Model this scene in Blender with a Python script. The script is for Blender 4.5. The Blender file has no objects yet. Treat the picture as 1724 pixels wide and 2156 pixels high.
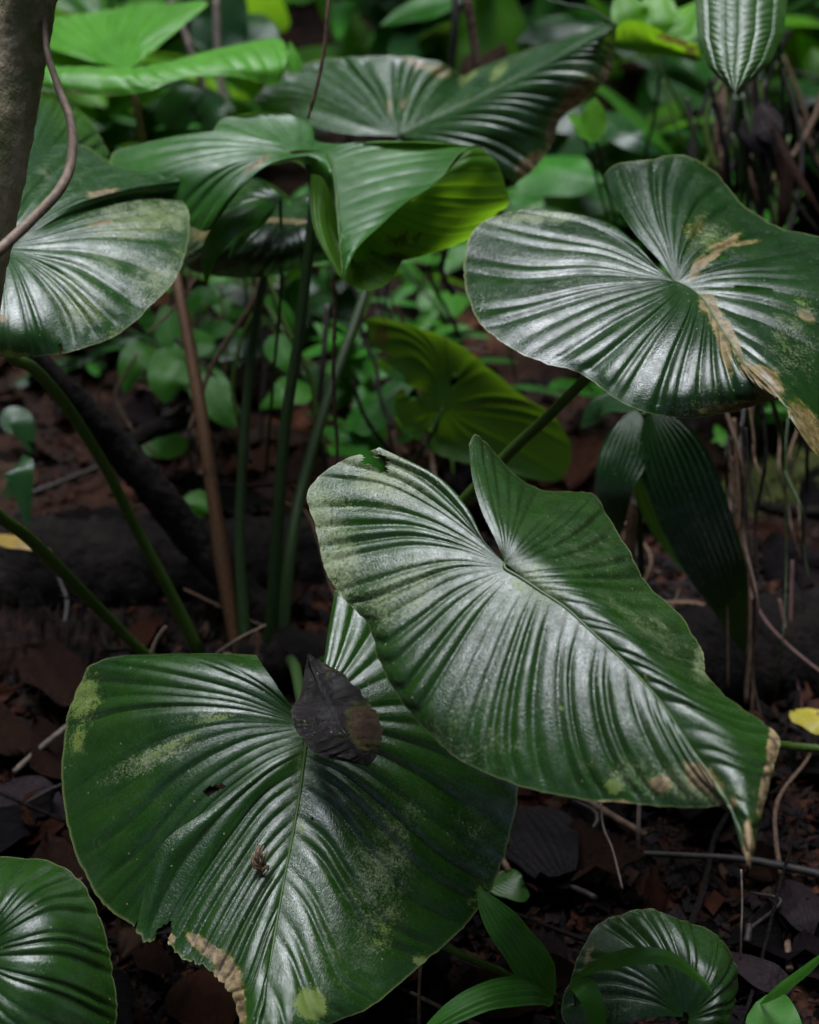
import bpy, math, random
import numpy as np
from mathutils import Vector, Matrix

random.seed(7); RNG = np.random.default_rng(7)
SC = bpy.context.scene
COL = SC.collection

# ------------------------------------------------------------------ camera
CAM_H, PITCH = 1.0, math.radians(30)
cam = bpy.data.cameras.new('camera'); camo = bpy.data.objects.new('camera', cam); COL.objects.link(camo)
camo.location = (0, 0, CAM_H); camo.rotation_euler = (math.radians(90) - PITCH, 0, 0)
cam.sensor_fit = 'VERTICAL'; cam.sensor_height = 23.5; cam.lens = 23.5 / 2 / math.tan(math.radians(20))
cam.clip_start = 0.02; cam.clip_end = 400
cam.dof.use_dof = True; cam.dof.focus_distance = 1.13; cam.dof.aperture_fstop = 2.9
SC.camera = camo
# ------------------------------------------------------------------ light
SUN_EL, SUN_AZ = math.radians(75), math.radians(-12)       # azimuth from +Y, clockwise
W = bpy.data.worlds.new('World'); SC.world = W; W.use_nodes = True
nt = W.node_tree; nt.nodes.clear()
sky = nt.nodes.new('ShaderNodeTexSky'); sky.sky_type = 'NISHITA'; sky.sun_disc = False
sky.sun_elevation = SUN_EL; sky.sun_rotation = SUN_AZ; sky.air_density = 1.0; sky.dust_density = 3.0
bg = nt.nodes.new('ShaderNodeBackground'); bg.inputs['Strength'].default_value = 0.05
wo = nt.nodes.new('ShaderNodeOutputWorld')
nt.links.new(sky.outputs[0], bg.inputs[0]); nt.links.new(bg.outputs[0], wo.inputs[0])
sd = bpy.data.lights.new('sun', 'SUN'); sd.energy = 1.5; sd.angle = math.radians(42); sd.color = (0.85, 0.90, 1.0)
so = bpy.data.objects.new('sun', sd); COL.objects.link(so)
sdir = Vector((math.sin(SUN_AZ) * math.cos(SUN_EL), math.cos(SUN_AZ) * math.cos(SUN_EL), math.sin(SUN_EL)))
so.rotation_euler = sdir.to_track_quat('Z', 'Y').to_euler(); so.location = (0, 0, 6)
vs = SC.view_settings; vs.view_transform = 'Standard'; vs.look = 'None'; vs.gamma = 1.0; vs.use_curve_mapping = False
vs.exposure = 2.0

# ------------------------------------------------------------------ geometry helpers
F = 1077.5 / math.tan(math.radians(20)); CX, CY = 862.0, 1077.5       # photo measured on a 1724 x 2155 grid
FW = np.array([0, math.cos(PITCH), -math.sin(PITCH)]); UP = np.array([0, math.sin(PITCH), math.cos(PITCH)])
CL = np.array([0, 0, CAM_H])
def P(x, y, d):
    """world point seen at photo position (x, y) at depth d metres along the view axis"""
    x, y, d = np.asarray(x, float), np.asarray(y, float), np.asarray(d, float)
    a = (x - CX) / F * d; b = -(y - CY) / F * d
    return CL + a[..., None] * np.array([1, 0, 0]) + b[..., None] * UP + d[..., None] * FW
def cam_dir(x, y, z): return np.array([x, 0, 0]) + y * UP - z * FW   # camera-space vector to world
def gd(x, y, z=0.0):
    """depth at which the ray through (x, y) meets the height z"""
    v = (y - CY) / F
    return (CAM_H - z) / (math.sin(PITCH) + v * math.cos(PITCH))
def catmull(p, n, closed=False):
    p = np.asarray(p, float); k = len(p)
    q = np.concatenate([[2 * p[0] - p[1]], p, [2 * p[-1] - p[-2]]])
    u = np.linspace(0, k - 1, n); i = np.minimum(u.astype(int), k - 2); f = (u - i)
    sh = (n,) + (1,) * (p.ndim - 1); f = f.reshape(sh)
    a, b, c, d = q[i], q[i + 1], q[i + 2], q[i + 3]
    return 0.5 * (2 * b + (c - a) * f + (2 * a - 5 * b + 4 * c - d) * f ** 2 + (3 * b - a - 3 * c + d) * f ** 3)
def noise1(n, cells, seed):
    r = np.random.default_rng(seed); k = max(int(cells), 2)
    return catmull(r.uniform(-1, 1, k + 1), n)
def mesh_obj(name, V, faces, mat, parent=None, origin=None, attrs=None, uv=None, smooth=True):
    V = np.asarray(V, float)
    if origin is None: origin = V.mean(0) if parent is None else V[0]
    me = bpy.data.meshes.new(name)
    if isinstance(faces, np.ndarray) and faces.ndim == 2:
        nf, k = faces.shape
        me.vertices.add(len(V)); me.vertices.foreach_set('co', (V - origin).astype(np.float32).ravel())
        me.loops.add(nf * k); me.loops.foreach_set('vertex_index', faces.astype(np.int32).ravel())
        me.polygons.add(nf); me.polygons.foreach_set('loop_start', np.arange(0, nf * k, k, dtype=np.int32))
        me.update(calc_edges=True)
    else:
        me.from_pydata((V - origin).tolist(), [], [list(f) for f in faces])
    if smooth: me.polygons.foreach_set('use_smooth', np.ones(len(me.polygons), bool))
    for k_, a in (attrs or {}).items():
        at = me.attributes.new(k_, 'FLOAT', 'POINT'); at.data.foreach_set('value', np.asarray(a, np.float32).ravel())
    if uv is not None:
        ul = me.uv_layers.new(name='UVMap'); li = np.empty(len(me.loops), np.int32); me.loops.foreach_get('vertex_index', li)
        ul.data.foreach_set('uv', np.asarray(uv, np.float32)[li].ravel())
    me.materials.append(mat); me.validate()
    o = bpy.data.objects.new(name, me); COL.objects.link(o)
    if parent is not None:
        o.parent = parent; o.location = Vector(origin) - WPOS[parent.name]
    else: o.location = Vector(origin)
    WPOS[o.name] = Vector(origin)
    return o
WPOS = {}
def tag(o, label=None, cat=None, group=None, kind=None):
    for k, v in (('label', label), ('category', cat), ('group', group), ('kind', kind)):
        if v: o[k] = v
    return o
def empty(name, loc, label, cat, group=None):
    o = bpy.data.objects.new(name, None); COL.objects.link(o); o.location = Vector(loc); o.empty_display_size = .05
    WPOS[o.name] = Vector(loc); return tag(o, label, cat, group)
def grid_faces(ns, ntt, off=0, wrap=False):
    i = np.arange(ns if wrap else ns - 1)[:, None]; j = np.arange(ntt - 1)[None, :]
    i2 = (i + 1) % ns
    return (np.stack([i * ntt + j, i2 * ntt + j, i2 * ntt + j + 1, i * ntt + j + 1], -1).reshape(-1, 4) + off)
def tube_geo(pts, rad, n=40, sides=10, rough=0.0, seed=0, flat=1.0):
    C = catmull(pts, n); R = catmull(np.asarray(rad, float), n) if np.ndim(rad) else np.full(n, rad)
    T = np.gradient(C, axis=0); T /= np.linalg.norm(T, axis=1)[:, None] + 1e-12
    ref = np.array([.31, .2, .93]);
    if abs(T[0] @ ref) > .9: ref = np.array([.9, .3, .1])
    A = np.cross(T, ref); A /= np.linalg.norm(A, axis=1)[:, None] + 1e-12; B = np.cross(T, A)
    th = np.linspace(0, 2 * np.pi, sides, endpoint=False)
    r = R[:, None] * np.ones(sides)[None]
    if rough: r = r * (1 + rough * np.random.default_rng(seed).normal(size=(n, sides)))
    V = C[:, None] + r[..., None] * (np.cos(th)[None, :, None] * A[:, None] + flat * np.sin(th)[None, :, None] * B[:, None])
    V = V.transpose(1, 0, 2).reshape(-1, 3)
    fc = grid_faces(sides, n, wrap=True)
    c0, c1 = len(V), len(V) + 1
    V = np.concatenate([V, C[:1], C[-1:]])
    k = np.arange(sides); k2 = (k + 1) % sides
    f0 = np.stack([k2 * n, k * n, np.full(sides, c0), np.full(sides, c0)], 1); f1 = np.stack([k * n + n - 1, k2 * n + n - 1, np.full(sides, c1), np.full(sides, c1)], 1)
    tri = [tuple(r[:3]) for r in np.concatenate([f0, f1])]
    return V, fc, tri
def tube(name, pts, rad, mat, parent=None, **kw):
    V, fc, tri = tube_geo(pts, rad, **kw)
    return mesh_obj(name, V, [tuple(r) for r in fc] + tri, mat, parent)
def qtube(name, q, rad, mat, parent=None, **kw):                      # control points (x, y, depth), radii in metres
    q = np.asarray(q, float); return tube(name, P(q[:, 0], q[:, 1], q[:, 2]), rad, mat, parent, **kw)

# ------------------------------------------------------------------ materials
def newmat(name):
    m = bpy.data.materials.new(name); m.use_nodes = True; n = m.node_tree; n.nodes.clear()
    return m, n
class N:
    def __init__(s, t): s.t = t
    def __call__(s, typ, ins=None, **kw):
        n = s.t.nodes.new(typ)
        for k, v in kw.items(): setattr(n, k, v)
        for k, v in (ins or {}).items():
            sock = n.inputs[k]
            if hasattr(v, 'links') or isinstance(v, bpy.types.NodeSocket): s.t.links.new(v, sock)
            else: sock.default_value = v
        return n
    def attr(s, a): return s('ShaderNodeAttribute', attribute_name=a).outputs['Fac']
    def noise(s, vec, scale, detail=4, rough=.6, out='Fac'):
        return s('ShaderNodeTexNoise', {'Vector': vec, 'Scale': scale, 'Detail': detail, 'Roughness': rough}).outputs[out]
    def math(s, op, a, b=0.0, clamp=False):
        return s('ShaderNodeMath', {0: a, 1: b}, operation=op, use_clamp=clamp).outputs[0]
    def ss(s, v, lo, hi):
        return s('ShaderNodeMapRange', {'Value': v, 'From Min': lo, 'From Max': hi}, interpolation_type='SMOOTHSTEP').outputs[0]
    def mix(s, f, a, b):
        n = s.t.nodes.new('ShaderNodeMix'); n.data_type = 'RGBA'
        for sock, v in ((n.inputs[0], f), (n.inputs[6], a), (n.inputs[7], b)):
            if isinstance(v, bpy.types.NodeSocket): s.t.links.new(v, sock)
            else: sock.default_value = v if sock == n.inputs[0] else (*v, 1)
        return n.outputs[2]
    def ramp(s, f, stops):
        n = s('ShaderNodeValToRGB', {'Fac': f}); e = n.color_ramp.elements
        while len(e) < len(stops): e.new(.5)
        for el, (p_, c) in zip(e, stops): el.position = p_; el.color = (*c, 1)
        return n.outputs[0]

def leaf_mat(name, dark, mid, under=None, rough=.36, transl=.18, tcol=(.12, .25, .02), algae=(.22, .26, .13), dust=.0, bump=.22, coat=0.0, scale=1.0, wear_cols=((.05, .032, .014), (.25, .18, .085)), spec=.8):
    m, t = newmat(name); n = N(t)
    oc = n('ShaderNodeTexCoord').outputs['Object']; uv = n('ShaderNodeTexCoord').outputs['UV']
    big = n.noise(oc, 14 * scale, 3); med = n.noise(oc, 60 * scale, 5); fine = n.noise(oc, 420 * scale, 5, .7)
    col = n.mix(n.ss(big, .35, .68), dark, mid)
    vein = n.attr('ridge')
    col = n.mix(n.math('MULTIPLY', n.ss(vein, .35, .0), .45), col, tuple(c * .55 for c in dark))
    # streaks that run along the veins
    sv = n('ShaderNodeMapping', {'Vector': uv, 'Scale': (2.2, 3.0, 1)}).outputs[0]
    streak = n.noise(sv, 3.0, 4, .6)
    col = n.mix(n.math('MULTIPLY', n.ss(streak, .5, .75), .35), col, tuple(min(1, c * 1.7) for c in mid))
    a = n.attr('algae')
    vf = n.noise(oc, 1100 * scale, 3, .6)
    am = n.math('ADD', n.math('MULTIPLY', a, .5), n.math('ADD', n.math('MULTIPLY', fine, 1.0), n.math('ADD', n.math('MULTIPLY', med, .7), n.math('MULTIPLY', vf, .7))))
    am = n.ss(am, 1.38 - dust, 1.85 - dust)
    am = n.math('MULTIPLY', am, .8)
    col = n.mix(am, col, algae)
    p_ = n.attr('pale'); pm = n.ss(n.math('ADD', p_, n.math('ADD', n.math('MULTIPLY', n.math('SUBTRACT', n.noise(oc, 130 * scale, 6, .8), .5), 1.9), n.math('MULTIPLY', n.math('SUBTRACT', n.noise(oc, 700 * scale, 3, .7), .5), 1.6))), .52, .7)
    col = n.mix(n.math('MULTIPLY', pm, .85), col, (.12, .17, .03))
    w = n.attr('wear'); wm = n.ss(n.math('ADD', w, n.math('MULTIPLY', n.math('SUBTRACT', n.noise(oc, 120 * scale, 7, .78), .5), 1.7)), .5, .62)
    halo = n.ss(n.math('ADD', w, n.math('MULTIPLY', n.math('SUBTRACT', n.noise(oc, 120 * scale, 7, .78), .5), 1.7)), .3, .52)
    col = n.mix(n.math('MULTIPLY', halo, .6), col, (.10, .10, .014))
    wc = n.mix(n.ss(n.noise(oc, 120 * scale, 5, .7), .35, .65), *wear_cols)
    col = n.mix(wm, col, wc)
    ed = n.ss(n.attr('edge'), .985, 1.0); col = n.mix(n.math('MULTIPLY', ed, .4), col, (.22, .24, .09))
    # tiny dark specks and pale dots
    vor = n('ShaderNodeTexVoronoi', {'Vector': oc, 'Scale': 150 * scale, 'Randomness': 1.0}); 
    sp = n.math('MULTIPLY', n.ss(vor.outputs['Distance'], .16, .08), n.ss(n('ShaderNodeSeparateColor', {0: vor.outputs['Color']}).outputs[0], .8, .82))
    col = n.mix(sp, col, (.16, .17, .10))
    cell = n('ShaderNodeTexVoronoi', {'Vector': n('ShaderNodeMapping', {'Vector': uv, 'Scale': (7, 60, 1)}).outputs[0], 'Scale': 1.0}, feature='DISTANCE_TO_EDGE').outputs['Distance']
    cell = n.ss(cell, .0, .12)
    col = n.mix(n.math('MULTIPLY', n.math('SUBTRACT', 1.0, cell), .12), col, tuple(c * .4 for c in dark))
    spk = n('ShaderNodeTexVoronoi', {'Vector': oc, 'Scale': 330 * scale})
    spm = n.math('MULTIPLY', n.ss(spk.outputs['Distance'], .22, .12), n.ss(n('ShaderNodeSeparateColor', {0: spk.outputs['Color']}).outputs[1], .84, .86))
    col = n.mix(n.math('MULTIPLY', spm, .8), col, (.03, .022, .012))
    if under is not None:
        bf = n('ShaderNodeNewGeometry').outputs['Backfacing']; col = n.mix(bf, col, under)
    rg = n.math('ADD', n.math('ADD', n.math('MULTIPLY', n.math('SUBTRACT', med, .5), .3), n.math('MULTIPLY', n.math('SUBTRACT', n.noise(oc, 700 * scale, 4, .75), .5), .35)), rough - .03)
    rg = n.math('ADD', rg, n.math('MULTIPLY', n.math('MAXIMUM', n.math('MAXIMUM', am, pm), wm), .25))
    wt = n.ss(n.math('ADD', n.attr('wet'), n.math('MULTIPLY', n.math('SUBTRACT', n.noise(oc, 110 * scale, 4, .7), .5), 1.2)), .5, .65)
    rg = n.math('ADD', n.math('MULTIPLY', rg, n.math('SUBTRACT', 1.0, n.math('MULTIPLY', wt, .75))), .0)
    h = n.math('ADD', n.math('MULTIPLY', n.math('MULTIPLY', wt, n.noise(oc, 300 * scale, 2)), 2.2), 0.0)
    h = n.math('ADD', h, n.math('ADD', n.math('MULTIPLY', streak, .6), n.math('ADD', n.math('MULTIPLY', fine, .9), n.math('ADD', n.math('MULTIPLY', cell, .35), n.math('MULTIPLY', n.math('MAXIMUM', wm, am), .6)))))
    dull = n.math('MULTIPLY', n.ss(n.noise(oc, 34 * scale, 5, .7), .34, .62), n.ss(n.math('ADD', n.math('MULTIPLY', fine, .6), n.math('MULTIPLY', streak, .5)), .38, .62))
    spl = n.math('MULTIPLY', n.math('ADD', n.math('MULTIPLY', dull, .62), .42), spec)
    bp = n('ShaderNodeBump', {'Height': h, 'Strength': bump, 'Distance': .0012}).outputs[0]
    pb = n('ShaderNodeBsdfPrincipled', {'Base Color': col, 'Roughness': rg, 'Normal': bp, 'Specular IOR Level': spl, 'Coat Weight': coat, 'Coat Roughness': .12})
    tc = n.mix(n.math('MAXIMUM', wm, n.math('MULTIPLY', pm, .5)), tcol, (.12, .07, .02))
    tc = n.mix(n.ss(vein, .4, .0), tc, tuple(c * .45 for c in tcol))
    tr = n('ShaderNodeBsdfTranslucent', {'Color': tc})
    mx = n('ShaderNodeMixShader', {0: transl, 1: pb.outputs[0], 2: tr.outputs[0]})
    n('ShaderNodeOutputMaterial', {0: mx.outputs[0]})
    return m

def plain_mat(name, c1, c2, scale=30, rough=.6, bump=.4, bdist=.004, spec=.4, stretch=(1, 1, 1), c3=None, c3lo=.6, transl=0, coat=0):
    m, t = newmat(name); n = N(t)
    oc = n('ShaderNodeTexCoord').outputs['Object']
    mp = n('ShaderNodeMapping', {'Vector': oc, 'Scale': stretch}).outputs[0]
    a = n.noise(mp, scale, 6, .65); b = n.noise(mp, scale * 4.3, 4, .7)
    col = n.mix(n.ss(a, .35, .65), c1, c2)
    if c3: col = n.mix(n.ss(n.noise(oc, scale * .35, 6, .7), c3lo, c3lo + .14), col, c3)
    col = n.mix(n.math('MULTIPLY', n.ss(b, .55, .8), .35), col, tuple(c * 1.8 for c in c2))
    bp = n('ShaderNodeBump', {'Height': n.math('ADD', a, n.math('MULTIPLY', b, .4)), 'Strength': bump, 'Distance': bdist}).outputs[0]
    rg = n.math('ADD', rough - .12, n.math('MULTIPLY', b, .24))
    pb = n('ShaderNodeBsdfPrincipled', {'Base Color': col, 'Roughness': rg, 'Normal': bp, 'Specular IOR Level': spec, 'Coat Weight': coat, 'Coat Roughness': .15}).outputs[0]
    if transl:
        tr = n('ShaderNodeBsdfTranslucent', {'Color': (*[min(1, c * 2.2) for c in c2], 1)})
        pb = n('ShaderNodeMixShader', {0: transl, 1: pb, 2: tr.outputs[0]}).outputs[0]
    n('ShaderNodeOutputMaterial', {0: pb}); return m

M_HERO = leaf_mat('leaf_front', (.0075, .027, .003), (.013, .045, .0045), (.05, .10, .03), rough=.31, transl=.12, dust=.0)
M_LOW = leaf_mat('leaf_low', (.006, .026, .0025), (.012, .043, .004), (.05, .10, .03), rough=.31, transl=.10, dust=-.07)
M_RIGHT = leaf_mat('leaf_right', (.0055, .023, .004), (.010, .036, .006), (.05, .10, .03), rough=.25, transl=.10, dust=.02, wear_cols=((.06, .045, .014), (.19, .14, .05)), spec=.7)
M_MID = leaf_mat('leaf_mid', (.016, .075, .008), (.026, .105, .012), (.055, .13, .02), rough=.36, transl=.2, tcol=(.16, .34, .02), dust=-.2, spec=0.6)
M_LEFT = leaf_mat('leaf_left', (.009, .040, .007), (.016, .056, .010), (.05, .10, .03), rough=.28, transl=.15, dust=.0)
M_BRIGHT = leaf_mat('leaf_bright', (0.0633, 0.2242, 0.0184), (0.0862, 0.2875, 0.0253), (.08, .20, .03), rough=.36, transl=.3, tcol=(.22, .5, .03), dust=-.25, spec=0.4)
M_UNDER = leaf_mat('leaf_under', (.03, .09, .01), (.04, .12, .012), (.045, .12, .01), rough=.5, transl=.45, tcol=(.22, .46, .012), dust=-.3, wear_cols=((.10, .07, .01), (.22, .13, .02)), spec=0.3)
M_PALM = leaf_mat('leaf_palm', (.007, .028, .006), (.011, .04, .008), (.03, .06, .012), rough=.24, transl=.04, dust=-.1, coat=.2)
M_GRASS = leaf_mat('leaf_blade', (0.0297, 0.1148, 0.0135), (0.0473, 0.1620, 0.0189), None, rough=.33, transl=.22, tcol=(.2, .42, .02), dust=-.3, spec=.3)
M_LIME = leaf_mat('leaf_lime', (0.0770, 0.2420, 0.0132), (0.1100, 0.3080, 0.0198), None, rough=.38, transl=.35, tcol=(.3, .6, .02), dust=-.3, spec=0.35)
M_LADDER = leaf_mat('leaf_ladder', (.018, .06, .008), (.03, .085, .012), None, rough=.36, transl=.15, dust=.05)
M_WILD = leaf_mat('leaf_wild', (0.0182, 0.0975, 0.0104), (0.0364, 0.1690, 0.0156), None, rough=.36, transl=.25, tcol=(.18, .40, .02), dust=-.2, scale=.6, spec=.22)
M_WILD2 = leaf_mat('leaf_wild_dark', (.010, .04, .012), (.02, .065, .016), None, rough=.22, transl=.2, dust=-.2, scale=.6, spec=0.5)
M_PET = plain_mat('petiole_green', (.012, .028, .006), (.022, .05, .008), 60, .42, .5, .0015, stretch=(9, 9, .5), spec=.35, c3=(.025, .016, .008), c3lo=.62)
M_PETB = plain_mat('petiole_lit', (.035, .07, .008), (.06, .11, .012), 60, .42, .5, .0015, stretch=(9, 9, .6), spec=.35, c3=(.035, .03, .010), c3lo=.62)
M_PETBR = plain_mat('petiole_brown', (.05, .026, .012), (.11, .05, .02), 50, .55, .6, .0015, stretch=(9, 9, .4), spec=.25, c3=(.02, .012, .007), c3lo=.58)
M_RIB = plain_mat('midrib_green', (.022, .055, .008), (.04, .085, .014), 60, .4, .2, .001)
M_BARK = plain_mat('bark_dark', (.004, .003, .0025), (.011, .008, .0065), 22, .85, 1.0, .02, spec=.12, c3=(.010, .013, .005), c3lo=.6)
M_TRUNK = plain_mat('bark_mossy', (.24, .20, .12), (.44, .37, .24), 28, .85, .9, .008, spec=.2, c3=(.16, .18, .07), c3lo=.52, stretch=(1, 1, .5))
M_VINE = plain_mat('vine_bark', (.12, .085, .058), (.20, .145, .10), 60, .6, .4, .002, stretch=(3, 3, .6))
M_TWIG = plain_mat('twig_brown', (.05, .028, .016), (.13, .075, .045), 90, .7, .7, .002)
M_TWIGD = plain_mat('twig_dark', (.010, .008, .007), (.028, .02, .016), 60, .6, .6, .002)
M_TWIGP = plain_mat('twig_pale', (.11, .085, .065), (.18, .14, .11), 80, .7, .5, .002)
M_TWIGR = plain_mat('twig_red', (.06, .025, .02), (.11, .05, .04), 70, .6, .5, .002)
M_SOIL = plain_mat('soil', (.006, .0032, .002), (.02, .007, .003), 9, .75, 1.0, .02, spec=.12, c3=(.07, .023, .010), c3lo=.52)
M_DEAD = [plain_mat('dead_leaf_' + nm, a, b, 40, r + .26, .9, .004, transl=.03, spec=.08) for nm, a, b, r in (
    ('brown', (.009, .0042, .0026), (.024, .010, .0055), .28), ('dark', (.002, .0014, .0016), (.005, .0034, .0038), .3),
    ('rust', (.016, .005, .0025), (.042, .013, .0055), .32), ('tan', (.035, .02, .012), (.065, .038, .024), .5),
    ('violet', (.007, .0042, .0048), (.016, .010, .012), .28))]
M_MOSS = plain_mat('moss', (.035, .045, .008), (.09, .105, .016), 45, .9, 1.0, .01, c3=(.06, .028, .014), c3lo=.58)
M_YEL = plain_mat('leaf_yellow', (.35, .30, .03), (.5, .42, .06), 40, .45, .3, .002, transl=.2)
M_ROT = plain_mat('rotten_wood', (.006, .004, .003), (.018, .008, .005), 16, .85, 1.0, .02, spec=.12, stretch=(.35, 1.6, 1.6), c3=(.05, .017, .009), c3lo=.52)
M_RUSTY = plain_mat('leaf_fading', (.10, .06, .01), (.2, .13, .015), 40, .5, .3, .002)
M_DRY = plain_mat('dry_fibre', (.07, .04, .022), (.16, .095, .055), 60, .7, .6, .003, stretch=(5, 5, .4))

# ------------------------------------------------------------------ veined leaf blades
def plane_depth(X, Y, pl, h):
    (q0x, q0y), d0, nrm = pl; nrm = np.asarray(nrm, float); nrm = nrm / np.linalg.norm(nrm)
    X0 = np.array([(q0x - CX) / F * d0, -(q0y - CY) / F * d0, -d0])
    rx, ry = (X - CX) / F, -(Y - CY) / F
    den = nrm[0] * rx + nrm[1] * ry - nrm[2]
    return (nrm @ X0 + h) / den
def patch(g, plane=None, pv=2.5, drop=0.0, bulge=0.0, drops=None, nt=56, amp=.13, seed=1, sv=10, wob=.004, rag=.006, fade=.10, curl=0.0, skew=1.35, crumple=0.0, bend=None):
    """one side of a blade: g = vein curves from midrib to margin, each a list of (x, y) or (x, y, depth or height)"""
    G = []
    for c in g:
        c = np.asarray([tuple(p) + ((0.0,) if len(p) == 2 else ()) for p in c], float); G.append(catmull(c, nt))
    G = np.array(G)                                                # k, nt, 3
    k = len(G); nv = int(round((k - 1) * pv)); S = nv * sv + 1
    # uneven vein spacing
    H = catmull(G, S)
    t = np.linspace(0, 1, nt)[None, :]; s = np.linspace(0, 1, S)[:, None]
    r = np.random.default_rng(seed)
    ph = np.linspace(0, nv, S) + .42 * noise1(S, nv * 1.0, seed + 5)
    if rag:
        e = rag * (noise1(S, nv * 2.3, seed + 1) * .6 + noise1(S, nv * .35, seed + 2) + .6 * noise1(S, nv * 6, seed + 3))
        lastd = H[:, -1] - H[:, -6]
        L = np.linalg.norm(H[:, -1, :2] - H[:, 0, :2], axis=1)
        tv = H[:, -1] - H[:, -2]; tl = np.linalg.norm(tv[:, :2], axis=1) + 1e-6
        H = H + ((t ** 6)[..., None]) * (tv / tl[:, None])[:, None] * (e * L)[:, None, None]
    X, Y, Z = H[..., 0], H[..., 1], H[..., 2]
    if plane == 'depth': D = Z
    else:
        dr = catmull(np.asarray(drops, float), S)[:, None] if drops is not None else drop
        h = bulge * np.sin(np.pi * t) + dr * t ** 2 + Z + wob * t ** 2 * noise1(S, max(nv * .28, 3), seed + 9)[:, None]
        if bend: sb = (Y - bend[0]) / F * plane[1]; h = h + bend[1] * sb ** 2 + bend[2] * sb
        D = plane_depth(X, Y, plane, h)
    V = P(X, Y, D)
    dt = np.gradient(V, axis=1); ds = np.gradient(V, axis=0)
    nr = np.cross(ds, dt); ln = np.linalg.norm(nr, axis=-1, keepdims=True); nr = nr / np.maximum(ln, 1e-12)
    view = CL - V; sgn = np.sign((nr * view).sum(-1).sum()); nr = nr * sgn
    # smooth normals a little where the sheet pinches
    spc = np.linalg.norm(ds, axis=-1) * (S - 1) / max(nv, 1)
    spc = np.minimum(spc, .018)
    va = 1 + .6 * noise1(S, nv * .9, seed + 11)
    fr = ph - np.floor(ph); pr = np.sin(np.pi * fr ** skew) ** .65
    sub = np.abs(np.sin(3 * np.pi * ph + .6)) ** .8
    prof = (pr - .7) + .07 * (sub - .6)
    fd = np.clip(1 - (t - (1 - fade)) / fade, .35, 1) * np.clip(t / .28, .12, 1)
    V = V + nr * (amp * spc * (prof * va)[:, None] * fd)[..., None]
    if crumple:
        cr = sum(np.sin(r.uniform(1, 6) * t + r.uniform(2, 8) * s + r.uniform(0, 6)) * np.sin(r.uniform(1, 5) * t - r.uniform(2, 8) * s + r.uniform(0, 6)) for _ in range(4))
        V = V + nr * (crumple * np.abs(cr))[..., None]
    if curl: V = V - nr * (curl * np.clip((t - .93) / .07, 0, 1) ** 2)[..., None]
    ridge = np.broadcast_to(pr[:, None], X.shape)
    UV = np.stack([np.broadcast_to(ph[:, None] , X.shape), np.broadcast_to(t, X.shape)], -1)
    return dict(V=V, X=X, Y=Y, ridge=ridge, edge=np.broadcast_to(t, X.shape), uv=UV, sgn=sgn, S=S, T=nt)
def blob(X, Y, bl):
    a = np.zeros(X.shape)
    for b in bl:
        x, y, rx, ry, an, st = tuple(b) + (0, 1)[len(b) - 4:]
        c, s_ = math.cos(math.radians(an)), math.sin(math.radians(an))
        u = ((X - x) * c + (Y - y) * s_) / rx; v = (-(X - x) * s_ + (Y - y) * c) / ry
        a = np.maximum(a, st * np.exp(-((u * u + v * v) ** 1.5) * .7))
    return a
def blade(name, parent, mat, patches, origin, wear=(), algae=(), pale=(), wet=(), holes=(), flip=False, label=None):
    Vs, Fs, at, uvs, off = [], [], {k: [] for k in ('ridge', 'edge', 'wear', 'algae', 'pale', 'wet')}, [], 0
    for p in patches:
        f = grid_faces(p['S'], p['T'], off)
        up = p['sgn'] > 0
        # the upper side is the side the vein normals point to
        f = f if up else f[:, ::-1]
        if p.get('under', flip): f = f[:, ::-1]
        X, Y = p['X'].ravel(), p['Y'].ravel()
        if holes:
            fx = X[f - off].mean(1); fy = Y[f - off].mean(1); keep = np.ones(len(f), bool)
            for (hx, hy, rx, ry, an) in holes:
                c, s_ = math.cos(math.radians(an)), math.sin(math.radians(an))
                u = ((fx - hx) * c + (fy - hy) * s_) / rx; v = (-(fx - hx) * s_ + (fy - hy) * c) / ry
                ang = np.arctan2(v, u)
                keep &= (u * u + v * v) > (1 + .22 * np.sin(3 * ang + hx) + .15 * np.sin(7 * ang + hy))
            f = f[keep]
        Vs.append(p['V'].reshape(-1, 3)); Fs.append(f)
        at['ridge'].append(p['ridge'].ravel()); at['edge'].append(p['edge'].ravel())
        at['wear'].append(blob(X, Y, wear)); at['algae'].append(blob(X, Y, algae)); at['pale'].append(blob(X, Y, pale)); at['wet'].append(blob(X, Y, wet))
        uvs.append(p['uv'].reshape(-1, 2)); off += p['S'] * p['T']
    o = mesh_obj(name, np.concatenate(Vs), np.concatenate(Fs), mat, parent, origin=origin,
                 attrs={k: np.concatenate(v) for k, v in at.items()}, uv=np.concatenate(uvs))
    if label: o['label'] = label
    return o
def midrib(parent, patch_, idx=None, r=.0016, mat=None, npts=30, lift=.0004):
    V = patch_['V'][:, 0]; nrm = V[0] * 0
    sel = np.linspace(0, len(V) - 1, npts).astype(int); C = V[sel]
    keep = [0]
    for i in range(1, len(C)):
        if np.linalg.norm(C[i] - C[keep[-1]]) > .004: keep.append(i)
    C = C[keep]
    if len(C) < 3: return
    vd = CL - C; vd /= np.linalg.norm(vd, axis=1)[:, None]
    C = C + vd * lift
    return tube('midrib', C, np.linspace(r, r * .3, len(C)), mat or M_RIB, parent, n=40, sides=8)

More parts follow.
